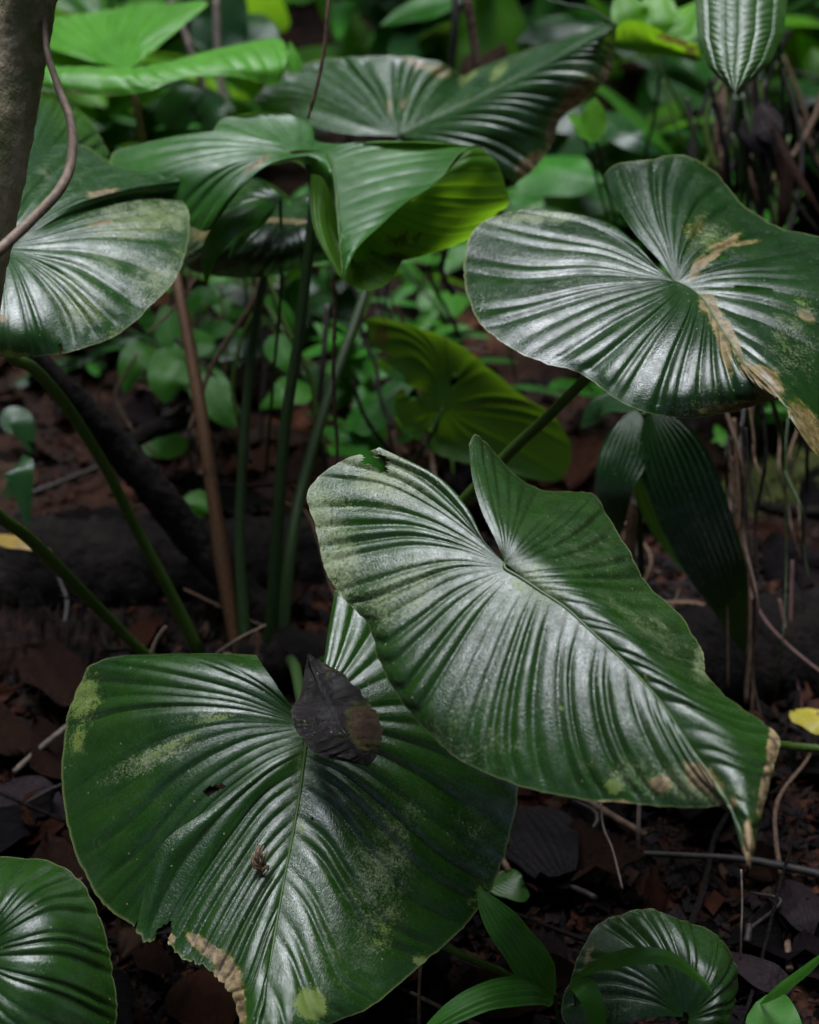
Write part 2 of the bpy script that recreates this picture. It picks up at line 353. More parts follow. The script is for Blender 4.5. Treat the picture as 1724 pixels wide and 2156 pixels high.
# ==================================================================== SETTING
def hgt(x, y):
    z = .05 * np.sin(1.7 * x + .6) * np.cos(1.3 * y + .4) + .03 * np.sin(3.9 * x + 2) * np.sin(4.3 * y + 1) + .012 * np.sin(11 * x) * np.cos(9 * y + x)
    return z * np.clip((y - .6) / 1.5, .25, 1) + np.clip(y - 4, 0, 30) * .05
u = np.linspace(-1, 1, 260); gx = np.sign(u) * (np.abs(u) * 3 + 57 * np.abs(u) ** 5)
v = np.linspace(0, 1, 300); gy = -6 + 14 * v + 62 * v ** 6
v = np.linspace(-1, 1, 320); gy = 2.2 + np.sign(v) * (np.abs(v) * 4 + 60 * np.abs(v) ** 5)
GX, GY = np.meshgrid(gx, gy, indexing='ij'); GZ = hgt(GX, GY)
tag(mesh_obj('ground', np.stack([GX, GY, GZ], -1).reshape(-1, 3), grid_faces(260, 320), M_SOIL, origin=np.zeros(3)), kind='structure')
exec_after = []

# ==================================================================== THE BIG PLANT
BASE = P(610, 1400, 1.66); BASE[2] = hgt(BASE[0], BASE[1])
plant = empty('broadleaf_plant', BASE, 'large broadleaf plant with dark glossy pleated heart shaped leaves filling the view', 'plant')

# --- the front leaf
PL7 = ((1062, 1185), 1.03, (-.12, .54, .83))
O7 = P(1062, 1185, 1.03)
g7 = [[(1062,1185),(1020,1140),(985,1070),(920,1000),(800,942)],
 [(1062,1185),(1000,1125),(920,1060),(830,1005),(715,972)],
 [(1062,1185),(990,1130),(900,1075),(790,1035),(648,1030)],
 [(1060,1187),(970,1140),(870,1110),(770,1110),(666,1120)],
 [(1060,1190),(970,1165),(870,1160),(770,1180),(688,1205)],
 [(1058,1193),(960,1190),(870,1215),(790,1245),(730,1263)],
 [(1062,1196),(960,1225),(870,1280),(810,1315),(776,1318)],
 [(1068,1200),(970,1270),(890,1350),(840,1400),(805,1412)],
 [(1080,1207),(1010,1290),(940,1400),(890,1480),(868,1508)],
 [(1105,1222),(1060,1300),(1005,1430),(970,1530),(958,1592)],
 [(1140,1246),(1110,1330),(1080,1450),(1070,1560),(1085,1650)],
 [(1191,1279),(1170,1370),(1165,1480),(1180,1590),(1215,1682)],
 [(1240,1325),(1220,1410),(1225,1510),(1255,1610),(1310,1690)],
 [(1290,1370),(1290,1450),(1310,1540),(1350,1620),(1410,1697)],
 [(1345,1425),(1360,1490),(1390,1560),(1430,1630),(1490,1697)],
 [(1400,1490),(1425,1550),(1455,1605),(1490,1650),(1540,1693)],
 [(1462,1586),(1485,1620),(1510,1655),(1530,1690),(1552,1725)],
 [(1530,1680),(1545,1715),(1556,1750),(1565,1785),(1570,1810)],
 [(1572,1800),(1573,1808),(1575,1815),(1576,1822),(1578,1830)]]
p7a = patch(g7, PL7, pv=1.8, drops=[-.004,-.008,-.008,-.008,-.008,-.009,-.011,-.013,-.014,-.013,-.012,-.011,-.011,-.014,-.01,-.008,-.004,0,0], bulge=.004, seed=71, amp=.18)
g7b = [[(1062,1185),(1045,1140),(1012,1070),(993,1000),(987,935)],
 [(1062,1185),(1052,1130),(1030,1060),(1012,990),(1003,915)],
 [(1062,1185),(1062,1130),(1052,1070),(1043,1000),(1035,945)],
 [(1062,1185),(1072,1130),(1080,1080),(1085,1030),(1085,1000)],
 [(1063,1185),(1085,1135),(1105,1095),(1125,1060),(1145,1032)],
 [(1064,1186),(1100,1145),(1135,1110),(1180,1070),(1215,1035)],
 [(1066,1187),(1115,1160),(1165,1130),(1215,1090),(1255,1045)],
 [(1072,1192),(1130,1175),(1190,1160),(1245,1135),(1290,1105)],
 [(1090,1205),(1150,1195),(1210,1190),(1265,1180),(1325,1160)],
 [(1115,1225),(1180,1222),(1240,1225),(1300,1230),(1365,1232)],
 [(1150,1247),(1220,1255),(1290,1275),(1360,1295),(1432,1295)],
 [(1191,1279),(1260,1295),(1330,1325),(1400,1355),(1478,1368)],
 [(1240,1325),(1310,1340),(1370,1370),(1430,1400),(1489,1420)],
 [(1290,1370),(1350,1390),(1410,1420),(1470,1450),(1535,1470)],
 [(1345,1425),(1400,1440),(1460,1470),(1530,1500),(1605,1520)],
 [(1400,1490),(1460,1500),(1520,1525),(1580,1548),(1640,1555)],
 [(1450,1565),(1500,1570),(1550,1590),(1595,1605),(1632,1600)],
 [(1500,1635),(1535,1640),(1565,1650),(1595,1662),(1616,1660)],
 [(1540,1700),(1560,1715),(1575,1725),(1588,1735),(1598,1735)],
 [(1570,1790),(1573,1795),(1577,1800),(1580,1805),(1584,1806)],
 [(1574,1812),(1575,1816),(1576,1820),(1577,1825),(1578,1830)]]
p7b = patch(g7b, PL7, pv=1.5, drops=[-.03,-.04,-.07,-.10,-.13,-.14,-.14,-.12,-.085,-.08,-.07,-.06,-.05,-.035,-.03,-.025,-.015,-.01,0,0,0], bulge=.008, seed=72, amp=.14)
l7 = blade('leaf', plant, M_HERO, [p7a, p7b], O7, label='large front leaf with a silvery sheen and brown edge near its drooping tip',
  wear=[(1530,1690,22,12),(1480,1640,45,26,40),(1390,1650,22,16),(1630,1560,14,60,8),(1608,1660,9,60,10),(1575,1780,12,55),(1290,1690,40,8)],
  algae=[(690,1160,70,180,-15,.9),(800,990,110,60,30,.9),(840,1250,140,60,-30,.7),(1130,1235,70,40,40,.8),(1000,1560,120,90,0,.4),(1380,1330,140,30,35,.5),(1240,1170,120,60,40,.35),(1480,1390,25,50,0,.9),(1420,1650,170,40,10,.7)],
  pale=[(1290,1655,22,16),(1090,1230,25,14,40,.75),(1180,1490,7,7),(720,1060,60,40,0,.45),(1360,1430,10,14,0,.6)],
  holes=[(775,965,14,16,20),(800,975,16,20,-50)])
midrib(l7, p7a, r=.0014, lift=.0001)
qtube('petiole', [(1062,1190,1.032),(1040,1210,1.06),(960,1260,1.2),(800,1360,1.5),(660,1400,1.64)], [.004,.0045,.005,.006,.007], M_PET, l7)

# --- the low leaf
PL8 = ((640, 1520), 1.17, (.02, .52, .855))
O8 = P(640, 1515, 1.17)
g8 = [[(640,1515),(600,1470),(575,1430),(555,1400),(540,1378)],
 [(636,1515),(560,1450),(490,1410),(430,1385),(385,1375)],
 [(634,1517),(530,1460),(420,1425),(310,1400),(215,1387)],
 [(632,1520),(510,1475),(390,1455),(270,1445),(165,1440)],
 [(632,1522),(500,1495),(370,1490),(245,1505),(136,1545)],
 [(632,1526),(490,1520),(360,1545),(240,1600),(133,1665)],
 [(632,1530),(500,1550),(370,1610),(260,1700),(150,1770)],
 [(634,1540),(520,1580),(400,1660),(300,1770),(190,1865)],
 [(638,1560),(540,1605),(430,1690),(340,1800),(235,1920)],
 [(640,1575),(560,1615),(450,1705),(350,1830),(282,1950)]]
p8a = patch(g8, PL8, pv=1.4, drops=[-.02,-.04,-.055,-.06,-.055,-.05,-.045,-.045,-.045,-.045], bulge=.01, bend=(1515, .9, -.2), seed=81, amp=.17)
g8t = [[(640,1575),(560,1612,.005),(450,1695,.012),(330,1790,.02),(284,1962,.02)],
 [(638,1590),(560,1640,.003),(470,1730,.006),(390,1850,.006),(318,1978,.006)],
 [(634,1620),(555,1675),(480,1770),(405,1880),(352,1975)],
 [(630,1660),(560,1715),(490,1810),(425,1910),(375,2002)],
 [(624,1700),(560,1760),(500,1850),(445,1945),(410,2018)],
 [(617,1745),(560,1810),(510,1890),(465,1970),(432,2030)],
 [(608,1795),(560,1860),(520,1930),(485,2000),(458,2055)],
 [(598,1850),(560,1915),(530,1980),(505,2040),(478,2072)],
 [(587,1910),(560,1970),(540,2030),(520,2080),(492,2095)],
 [(577,1970),(555,2030),(540,2080),(525,2120),(505,2145)],
 [(566,2050),(555,2090),(545,2130),(530,2170),(515,2200)],
 [(550,2130),(545,2160),(540,2190),(535,2220),(530,2240)],
 [(535,2215),(534,2225),(533,2235),(532,2245),(530,2255)]]
p8t = patch(g8t, PL8, pv=1.2, drops=[-.03,-.02,-.015,-.012,-.01,-.01,-.01,-.01,-.01,-.01,-.01,0,0], bulge=.006, bend=(1515, .9, -.2), seed=82, amp=.19, rag=.02)
g8b = [[(640,1515),(660,1470),(678,1410),(690,1330),(705,1240)],
 [(642,1515),(680,1460),(715,1400),(745,1330),(770,1250)],
 [(644,1515),(700,1455),(750,1400),(800,1340),(850,1290)],
 [(645,1518),(720,1465),(790,1420),(860,1380),(930,1360)],
 [(645,1520),(730,1480),(820,1455),(910,1440),(1010,1440)],
 [(645,1525),(740,1505),(850,1500),(960,1510),(1070,1550)],
 [(646,1535),(750,1530),(860,1550),(980,1590),(1090,1650)],
 [(646,1550),(745,1560),(850,1600),(970,1670),(1080,1735)],
 [(644,1570),(735,1600),(830,1660),(950,1750),(1055,1820)],
 [(640,1600),(720,1640),(800,1710),(910,1810),(1030,1880)],
 [(635,1640),(710,1690),(780,1770),(870,1870),(990,1935)],
 [(628,1690),(695,1740),(755,1830),(830,1920),(945,1978)],
 [(616,1760),(675,1810),(725,1890),(780,1970),(890,2025)],
 [(605,1815),(655,1870),(695,1945),(740,2030),(825,2082)],
 [(595,1870),(640,1930),(670,2000),(705,2080),(770,2125)],
 [(583,1940),(620,2000),(645,2060),(670,2120),(710,2148)],
 [(570,2020),(600,2070),(615,2120),(630,2160),(650,2185)],
 [(555,2100),(575,2140),(585,2170),(592,2200),(600,2220)],
 [(540,2190),(545,2205),(550,2215),(553,2230),(555,2245)],
 [(535,2215),(534,2225),(533,2235),(532,2245),(530,2255)]]
p8b = patch(g8b, PL8, pv=1.15, drops=[-.04,-.045,-.05,-.05,-.05,-.05,-.05,-.05,-.045,-.04,-.035,-.03,-.025,-.022,-.02,-.02,-.015,-.01,0,0], bulge=.006, bend=(1515, .9, -.2), seed=83, amp=.17)
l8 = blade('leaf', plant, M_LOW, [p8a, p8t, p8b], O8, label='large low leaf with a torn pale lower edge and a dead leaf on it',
  wear=[(440,2000,60,16,38),(480,2050,26,50,-20),(505,2110,12,50,-10),(355,1975,14,12)],
  algae=[(800,1850,70,200,15,.75),(640,1640,30,160,10,.6),(520,1900,130,200,30,.35),(300,1750,150,150,0,.25),(330,1590,120,25,-25,.9),(420,1510,60,10,-8,.8),(990,1760,120,60,60,.5),(700,1960,80,180,0,.45)],
  pale=[(175,1470,38,60,10,.8),(165,1560,25,40,10,.7),(655,2115,33,34,0,1.3),(888,2022,20,14,0,.95),(370,1565,70,9,-28,.7),(455,1512,50,7,-10,.65),(810,1960,30,80,10,.5),(640,1605,12,30,0,.6),(635,1740,14,16,0,.7),(1005,1880,18,50,35,.5)],
  holes=[(440,1666,13,9,-20),(462,1655,15,7,-12),(657,1721,4,4,0),(345,1965,14,26,25)])
midrib(l8, p8b, r=.0019, lift=.0)
qtube('petiole', [(640,1512,1.175),(632,1470,1.22),(622,1410,1.4),(612,1390,1.62)], [.004,.0045,.006,.007], M_PET, l8)

# --- the right leaf
PL6 = ((1423, 592), 1.28, (-.02, .76, .65))
O6 = P(1423, 592, 1.28)
g6 = [[(1420,592),(1385,565),(1340,515),(1270,465),(1130,438)],
 [(1420,592),(1370,555),(1290,505),(1180,470),(1060,450)],
 [(1420,592),(1370,570),(1270,530),(1140,512),(1005,480)],
 [(1420,592),(1360,580),(1250,558),(1110,560),(980,540)],
 [(1420,592),(1360,588),(1240,590),(1100,610),(978,605)],
 [(1422,593),(1370,597),(1250,615),(1110,655),(1010,682)],
 [(1424,594),(1380,605),(1270,640),(1160,690),(1080,735)],
 [(1432,596),(1390,625),(1300,670),(1220,720),(1150,765)],
 [(1440,600),(1400,640),(1330,700),(1270,750),(1225,788)],
 [(1450,605),(1420,650),(1370,710),(1320,780),(1285,833)],
 [(1460,612),(1440,660),(1405,730),(1375,800),(1350,865)],
 [(1475,625),(1460,690),(1440,760),(1425,830),(1425,880)],
 [(1490,645),(1485,710),(1480,770),(1480,830),(1490,877)],
 [(1510,680),(1515,730),(1525,780),(1540,830),(1560,863)],
 [(1540,725),(1550,760),(1570,795),(1590,825),(1605,848)],
 [(1570,770),(1585,795),(1600,815),(1615,830),(1632,842)],
 [(1625,828),(1630,832),(1634,836),(1638,840),(1642,844)]]
p6a = patch(g6, PL6, pv=1.4, drops=[0,-.004,-.01,-.018,-.018,-.016,-.016,-.016,-.018,-.022,-.026,-.03,-.03,-.026,-.02,-.01,0], bulge=.006, seed=61, amp=.17)
g6b = [[(1420,592),(1385,545),(1335,490),(1290,420),(1272,368)],
 [(1420,592),(1395,530),(1355,465),(1320,400),(1300,344)],
 [(1420,592),(1405,525),(1380,460),(1365,395),(1360,337)],
 [(1421,592),(1415,525),(1410,460),(1415,390),(1440,326)],
 [(1422,592),(1425,530),(1435,470),(1460,410),(1510,365)],
 [(1424,592),(1435,545),(1460,500),(1500,460),(1560,425)],
 [(1426,592),(1450,560),(1490,530),(1550,500),(1640,478)],
 [(1430,593),(1460,575),(1520,550),(1620,525),(1740,505)],
 [(1440,598),(1500,580),(1580,572),(1690,572),(1800,560)],
 [(1455,608),(1520,605),(1600,610),(1700,630),(1830,650)],
 [(1475,625),(1540,640),(1610,660),(1700,700),(1810,750)],
 [(1500,660),(1560,690),(1620,720),(1690,770),(1780,830)],
 [(1530,710),(1580,740),(1630,780),(1690,830),(1750,900)],
 [(1570,770),(1610,800),(1650,840),(1690,885),(1735,945)],
 [(1640,842),(1660,870),(1680,900),(1700,930),(1724,962)]]
p6b = patch(g6b, PL6, pv=1.4, drops=[.0,.01,.015,.012,0,-.012,-.018,-.018,-.018,-.022,-.03,-.035,-.035,-.025,-.01], bulge=.006, seed=62, amp=.17)
l6 = blade('leaf', plant, M_RIGHT, [p6a, p6b], O6, label='right hand leaf with straw coloured dead stripes below its centre',
  wear=[(1505,665,14,50,-15,.95),(1520,710,12,70,-14,1.1),(1545,720,9,60,-22,.95),(1590,790,42,16,40,1.1),(1615,810,30,40,-20,1.0),(1560,855,90,10,-8,.95),(1480,640,12,26,0,.7),(1510,530,60,9,-40,.95),(1540,515,60,7,-5,.85),(1470,560,12,30,35,.9),(1700,900,30,70,-35,.85),(1700,665,26,10,35,.8),(1465,480,30,40,0,.4)],
  algae=[(1150,455,120,18,-5,.8),(1500,500,50,50,0,.5),(1660,720,60,80,0,.5),(1540,860,130,20,0,.8),(1180,600,60,8,-20,.4),(1500,800,60,60,0,.35)],
  pale=[(1500,505,36,30,0,.55),(1690,650,26,40,-30,.55),(1650,720,10,40,0,.5),(1610,850,30,14,0,.6)],
  wet=[(1400,868,40,14,20,.9),(1470,872,60,14,0,1),(1560,858,70,14,-10,.9),(1005,640,14,30,20,.8),(1180,470,60,14,10,.5),(1710,880,20,60,-20,.7)],
  holes=[(1585,605,40,4,5),(1525,545,14,4,-20)])
midrib(l6, p6a, r=.0015, mat=M_RIB, lift=-.0002)
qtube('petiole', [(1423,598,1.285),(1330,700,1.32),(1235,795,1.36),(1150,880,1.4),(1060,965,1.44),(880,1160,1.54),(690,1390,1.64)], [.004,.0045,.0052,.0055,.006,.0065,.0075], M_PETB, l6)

# --- the left leaf
PL2 = ((-5, 520), 1.32, (.12, .74, .66)); O2 = P(-5, 520, 1.32)
g2 = [[(-5,520),(15,450),(40,390),(70,345),(110,306)],
 [(-5,520),(30,460),(70,400),(120,350),(178,307)],
 [(-5,520),(50,470),(110,410),(180,365),(250,352)],
 [(-5,520),(60,480),(150,425),(260,390),(405,366)],
 [(-5,520),(64,483,.0),(155,430,.002),(270,396,.004),(408,372,.004)],
 [(-5,520),(68,486,.0),(160,436,0),(275,406,-.002),(407,398,-.004)],
 [(-5,520),(76,489,0),(175,444,-.008),(285,414,-.014),(374,416,-.016)],
 [(-5,520),(78,493,0),(182,455,-.004),(290,430,-.006),(388,424,-.008)],
 [(-5,520),(80,500),(190,470),(300,455),(398,446)],
 [(-5,520),(80,510),(190,495),(300,495),(396,505)],
 [(-4,522),(80,522),(180,525),(280,548),(372,580)],
 [(-3,525),(70,535),(160,555),(240,600),(310,650)],
 [(-2,528),(60,545),(130,590),(190,650),(240,707)],
 [(0,530),(45,550),(95,600),(135,660),(158,738)],
 [(0,532),(30,555),(60,620),(85,690),(100,748)],
 [(0,535),(15,560),(30,630),(40,700),(45,752)],
 [(-5,535),(0,570),(0,640),(-5,700),(-10,750)],
 [(-10,535),(-20,570),(-40,640),(-60,700),(-80,730)]]
p2a = patch(g2, PL2, pv=1.3, drops=[-.02,-.025,-.02,-.02,-.02,-.02,-.02,-.02,-.015,-.012,-.015,-.018,-.022,-.025,-.03,-.03,-.03,-.03], bulge=.010, seed=21, amp=.18)
g2b = [[(5,500,.0),(20,400,-.05),(45,290,-.09),(68,185,-.12)],
 [(8,500,0),(45,390,-.05),(90,290,-.09),(135,205,-.12)],
 [(10,500,-.01),(70,390,-.06),(125,310,-.10),(188,250,-.13)],
 [(12,505,-.02),(90,420,-.08),(160,360,-.12),(230,325,-.15)]]
p2b = patch(g2b, PL2, pv=2.5, seed=22, amp=.2)
l2 = blade('leaf', plant, M_LEFT, [p2a, p2b], O2, label='left leaf half hidden by the trunk with a pale mottled sheen',
  wear=[(215,420-15,40,9,-10,.8),(215,468,30,8,-12,.7),(250,712,14,10,-30,.8),(6,670,10,16,0,.7),(330,690-0,4,4)],
  wet=[(300,460,120,50,-8,.6),(330,640,60,40,-45,.6)], algae=[(300,460,140,45,-8,.95),(330,600,70,70,-40,.8),(160,640,100,60,30,.6),(120,370,100,50,-20,.4),(230,540,120,60,10,.4)],
  pale=[(330,470,80,35,-8,.5),(360,560,20,60,25,.5),(170,650,60,35,30,.6),(25,745,50,8,5,.9),(240,705,40,12,-40,.6),(150,585,120,16,20,.45)],
  holes=[(128,735,5,14,0)])
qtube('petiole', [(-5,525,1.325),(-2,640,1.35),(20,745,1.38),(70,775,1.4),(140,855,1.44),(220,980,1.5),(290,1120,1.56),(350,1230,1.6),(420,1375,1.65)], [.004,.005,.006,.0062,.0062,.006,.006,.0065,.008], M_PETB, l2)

# --- the middle leaf with folded rim
PL4 = ((640, 325), 1.5, (0, .73, .68)); O4 = P(640, 322, 1.5)
g4 = [[(610,318),(566,297),(469,277),(390,283),(312,298)],
 [(610,318),(540,303),(440,293),(340,303),(235,325)],
 [(610,320),(530,316),(430,328),(330,358),(255,395)],
 [(612,322),(540,327),(460,350),(390,390),(330,445)],
 [(614,323),(560,333),(500,360),(450,410),(402,478)],
 [(616,324),(575,338),(530,365),(480,420),(441,484)],
 [(620,324),(590,335),(560,350),(520,382),(486,424)],
 [(630,323),(605,332),(585,338),(555,346),(525,364)],
 [(645,321),(632,327),(618,332),(605,338),(592,343)],
 [(672,319),(666,324),(655,330),(642,338),(630,346)],
 [(690,320),(690,335),(686,350),(681,368),(676,388)],
 [(699,355),(703,370),(706,390),(707,410),(707,430)],
 [(706,410),(710,430),(713,450),(714,470),(714,493)],
 [(712,490),(715,505),(717,520),(718,532),(718,545)],
 [(719,570),(720,574),(721,578),(722,582),(722,586)]]
p4a = patch(g4, PL4, pv=1.6, drops=[-.01,-.02,-.03,-.04,-.045,-.045,-.03,-.02,-.015,-.015,-.02,-.02,-.015,-.01,0], bulge=.012, seed=41, amp=.10, rag=.004, wob=.002)
g4b = [[(610,318),(560,305),(510,292),(470,282),(449,274)],
 [(614,318),(575,292),(535,268),(500,252),(470,250)],
 [(620,317),(595,285),(570,258),(550,243),(538,236)],
 [(628,316),(620,290),(612,268),(608,250),(604,240)],
 [(640,316),(648,300),(653,288),(656,276),(657,264)],
 [(660,317),(668,314),(672,308),(674,304),(676,300)],
 [(690,320),(720,306),(755,300),(800,298),(853,299)],
 [(696,338),(760,315),(830,305),(910,302),(995,307)],
 [(702,365),(775,342),(850,328),(915,322),(968,324)],
 [(706,400),(770,378),(830,362),(890,352),(944,353)],
 [(709,440),(765,415),(820,398),(870,390),(916,387)],
 [(712,480),(755,460),(795,445),(825,435),(853,427)],
 [(715,515),(740,502),(765,490),(782,484),(797,478)],
 [(718,550),(728,543),(736,537),(744,531),(750,525)],
 [(721,580),(722,581),(723,582),(724,582),(725,583)]]
p4b = patch(g4b, PL4, pv=1.5, drops=[-.01,-.01,0,.0,-.01,-.01,.01,.02,.02,.015,.01,.005,0,0,0], bulge=-.004, seed=42, amp=.045, rag=.003, wob=.001)
l4 = blade('leaf', plant, M_MID, [p4a, p4b], O4, label='middle leaf with a pale folded rim and hanging tip',
  wear=[(540,345,34,6,-35,.95)], wet=[(728,530,12,50,0,1)], pale=[(720,560,8,20,0,.5)])
def dpatch(g, **kw): return patch(g, 'depth', **kw)
g4u = [[(985,312,1.455),(995,308,1.46),(1005,306,1.47),(1012,309,1.48)],
 [(944,358,1.44),(985,345,1.45),(1020,344,1.47),(1047,344,1.49)],
 [(900,398,1.43),(955,398,1.45),(1015,400,1.48),(1066,398,1.50)],
 [(862,424,1.42),(925,432,1.45),(1000,436,1.48),(1070,430,1.51)],
 [(838,440,1.42),(905,458,1.45),(975,466,1.49),(1046,449,1.53)],
 [(815,458,1.41),(880,488,1.46),(945,498,1.50),(1010,488,1.54)],
 [(793,480,1.40),(845,510,1.45),(905,524,1.50),(970,511,1.55)],
 [(780,492,1.40),(825,522,1.44),(870,540,1.49),(912,531,1.54)],
 [(770,500,1.39),(800,530,1.43),(835,548,1.48),(862,542,1.52)],
 [(760,510,1.38),(778,530,1.42),(800,545,1.46),(815,560,1.50)]]
p4u = dpatch(g4u, pv=1.6, seed=43, amp=.12, rag=.004); p4u['under'] = True
g4v = [[(655,365,1.47),(652,400,1.47),(655,450,1.46),(668,500,1.44),(700,560,1.41),(722,590,1.37)],
 [(680,375,1.46),(672,420,1.46),(675,470,1.45),(690,520,1.43),(715,570,1.40),(744,604,1.38)],
 [(700,420,1.45),(694,450,1.46),(698,490,1.46),(712,535,1.44),(735,575,1.41),(768,612,1.39)],
 [(712,470,1.44),(712,495,1.45),(718,520,1.45),(735,555,1.43),(760,585,1.41),(790,609,1.40)],
 [(725,530,1.42),(735,540,1.43),(748,552,1.43),(765,568,1.42),(785,585,1.42),(813,599,1.42)],
 [(755,505,1.40),(765,520,1.41),(778,535,1.42),(795,550,1.43),(812,562,1.44),(834,572,1.45)],
 [(768,494,1.40),(780,512,1.42),(795,525,1.43),(810,534,1.45),(830,540,1.46),(850,541,1.48)]]
p4v = dpatch(g4v, pv=1.6, seed=44, amp=.10, rag=.004); p4v['under'] = True
blade('leaf_underside', l4, M_UNDER, [p4u, p4v], O4, wear=[(850,505,45,26,-10,.62),(835,545,36,18,0,.75)], algae=(), label='bright yellow green underside of the folded leaf')
qtube('midrib', [(690,320,1.49),(702,360,1.46),(709,430,1.41),(715,510,1.36),(721,580,1.325)], [.0015,.0014,.0012,.001,.0006], M_RIB, l4, n=24, sides=8)
qtube('petiole', [(650,345,1.5),(660,400,1.505),(655,480,1.51),(630,700,1.54),(600,900,1.57),(585,1100,1.6),(572,1300,1.635),(566,1400,1.66)], [.0045,.0052,.0055,.006,.0064,.007,.008,.0095], M_PET, l4)

# --- the back leaf with the brown right edge
PL5 = ((840, 285), 1.85, (-.05, .71, .70)); O5 = P(840, 285, 1.85)
g5 = [[(837,286),(770,283),(700,275),(620,250),(548,228)],
 [(837,286),(780,265),(710,235),(630,208),(538,205)],
 [(837,286),(790,255),(730,215),(670,180),(600,152)],
 [(838,286),(805,245),(770,200),(725,160),(680,126)],
 [(839,286),(818,240),(800,190),(775,150),(760,119)],
 [(840,286),(838,235),(845,190),(852,150),(862,120)],
 [(844,284),(860,240),(880,195),(905,160),(935,136)],
 [(855,278),(890,235),(920,200),(950,175),(975,160)],
 [(890,262),(930,220),(965,190),(990,165),(1010,142)],
 [(950,234),(990,200),(1030,165),(1070,135),(1100,108)],
 [(1050,185),(1090,155),(1130,125),(1165,100),(1195,78)],
 [(1150,133),(1190,105),(1220,88),(1245,70),(1265,56)],
 [(1250,76),(1262,70),(1275,64),(1285,58),(1295,50)]]
p5a = patch(g5, PL5, pv=1.5, drops=[-.02,-.02,-.01,0,0.01,.01,0,-.03,-.05,-.06,-.06,-.04,0], bulge=.0, seed=51, amp=.25)
g5b = [[(842,286),(900,300),(960,320),(1020,345),(1085,388)],
 [(860,277),(930,275),(1000,285),(1060,305),(1130,350)],
 [(890,262),(960,250),(1040,255),(1110,275),(1165,295)],
 [(930,243),(1000,225),(1070,225),(1130,240),(1180,252)],
 [(990,215),(1060,195),(1120,195),(1180,205),(1225,217)],
 [(1060,180),(1120,160),(1180,158),(1230,165),(1264,182)],
 [(1130,143),(1180,125),(1225,120),(1260,125),(1289,150)],
 [(1200,106),(1230,95),(1255,92),(1275,95),(1293,108)],
 [(1250,76),(1265,72),(1277,67),(1287,62),(1297,54)]]
p5b = patch(g5b, ((840, 285), 1.85, (-.50, .36, .80)), pv=1.8, drops=[-.05,-.05,-.05,-.04,-.04,-.03,-.03,-.02,0], bulge=.01, seed=52, amp=.17)
l5 = blade('leaf', plant, M_LEFT, [p5a, p5b], O5, label='back leaf with browned right edge and twisted blade',
  wear=[(1215,205,55,24,-45,.95),(1170,270,20,50,15,.85),(1120,350,40,26,-40,.9),(1275,150,12,50,15,.8),(880,135,40,8,20,.7),(820,225,4,22,0,.8),(850,215,12,5,-60,.8),(925,150,30,14,10,.6)],
  wet=[(1200,200,90,40,-45,.9),(1130,340,60,40,-40,.9),(1090,115,90,16,-25,.7),(900,230,60,40,-40,.5)], algae=[(1220,170,60,40,-40,.8),(1100,110,90,14,-25,.5)], pale=[(1050,150,14,30,40,.8),(985,160,30,12,-40,.9),(980,215,6,30,20,.5)])
g5u = [[(1291,104,2.02),(1292,85,2.02),(1296,66,2.01),(1300,52,2.0)],
 [(1353,112,2.03),(1345,90,2.03),(1335,66,2.02),(1325,42,2.0)],
 [(1400,116,2.05),(1392,95,2.05),(1380,75,2.03),(1365,52,2.01)],
 [(1440,124,2.07),(1435,108,2.07),(1425,92,2.05),(1412,76,2.03)],
 [(1478,134,2.08),(1476,120,2.08),(1470,104,2.07),(1464,90,2.05)]]
p5u = dpatch(g5u, pv=1.6, seed=53, amp=.08); p5u['under'] = True
blade('leaf_underside', l5, M_UNDER, [p5u], O5, wear=[(1420,85,50,12,15,.7),(1300,110,30,10,0,.6),(1455,110,20,20,0,.7)], label='olive underside of the twisted leaf tip')
qtube('midrib', [(842,284,1.845),(900,256,1.87),(990,214,1.9),(1100,158,1.94),(1200,105,1.98),(1290,55,2.01)], [.002,.0022,.002,.0018,.0014,.0008], M_RIB, l5, n=30, sides=8)
qtube('petiole', [(840,290,1.855),(825,420,1.84),(790,550,1.8),(740,700,1.76),(690,840,1.73),(640,1010,1.7),(610,1170,1.67),(590,1390,1.66)], [.004,.0055,.006,.0064,.0068,.007,.0075,.009], M_PET, l5)

# --- the bright leaf at the top left
g1b = [[(262,150,1.93),(215,135,1.98),(170,120,2.0),(130,108,2.0),(82,92,1.98)],
 [(262,149,1.93),(210,118,2.0),(165,88,2.05),(130,66,2.08),(94,43,2.1)],
 [(263,148,1.93),(225,105,2.02),(195,75,2.08),(175,50,2.12),(156,31,2.15)],
 [(264,147,1.93),(240,95,2.03),(230,65,2.1),(230,40,2.15),(234,20,2.18)],
 [(265,146,1.93),(262,95,2.03),(272,60,2.1),(288,30,2.15),(300,6,2.2)],
 [(266,146,1.93),(280,100,2.02),(305,65,2.07),(333,35,2.12),(362,8,2.16)],
 [(268,147,1.93),(290,108,2.0),(325,75,2.03),(375,40,2.06),(437,4,2.1)],
 [(270,148,1.93),(292,120,1.98),(312,100,2.0),(340,78,2.02),(385,55,2.04)],
 [(272,150,1.93),(293,132,1.96),(304,122,1.97),(314,113,1.98),(328,102,1.98)]]
p1b = dpatch(g1b, pv=1.7, seed=11, amp=.22, rag=.004)
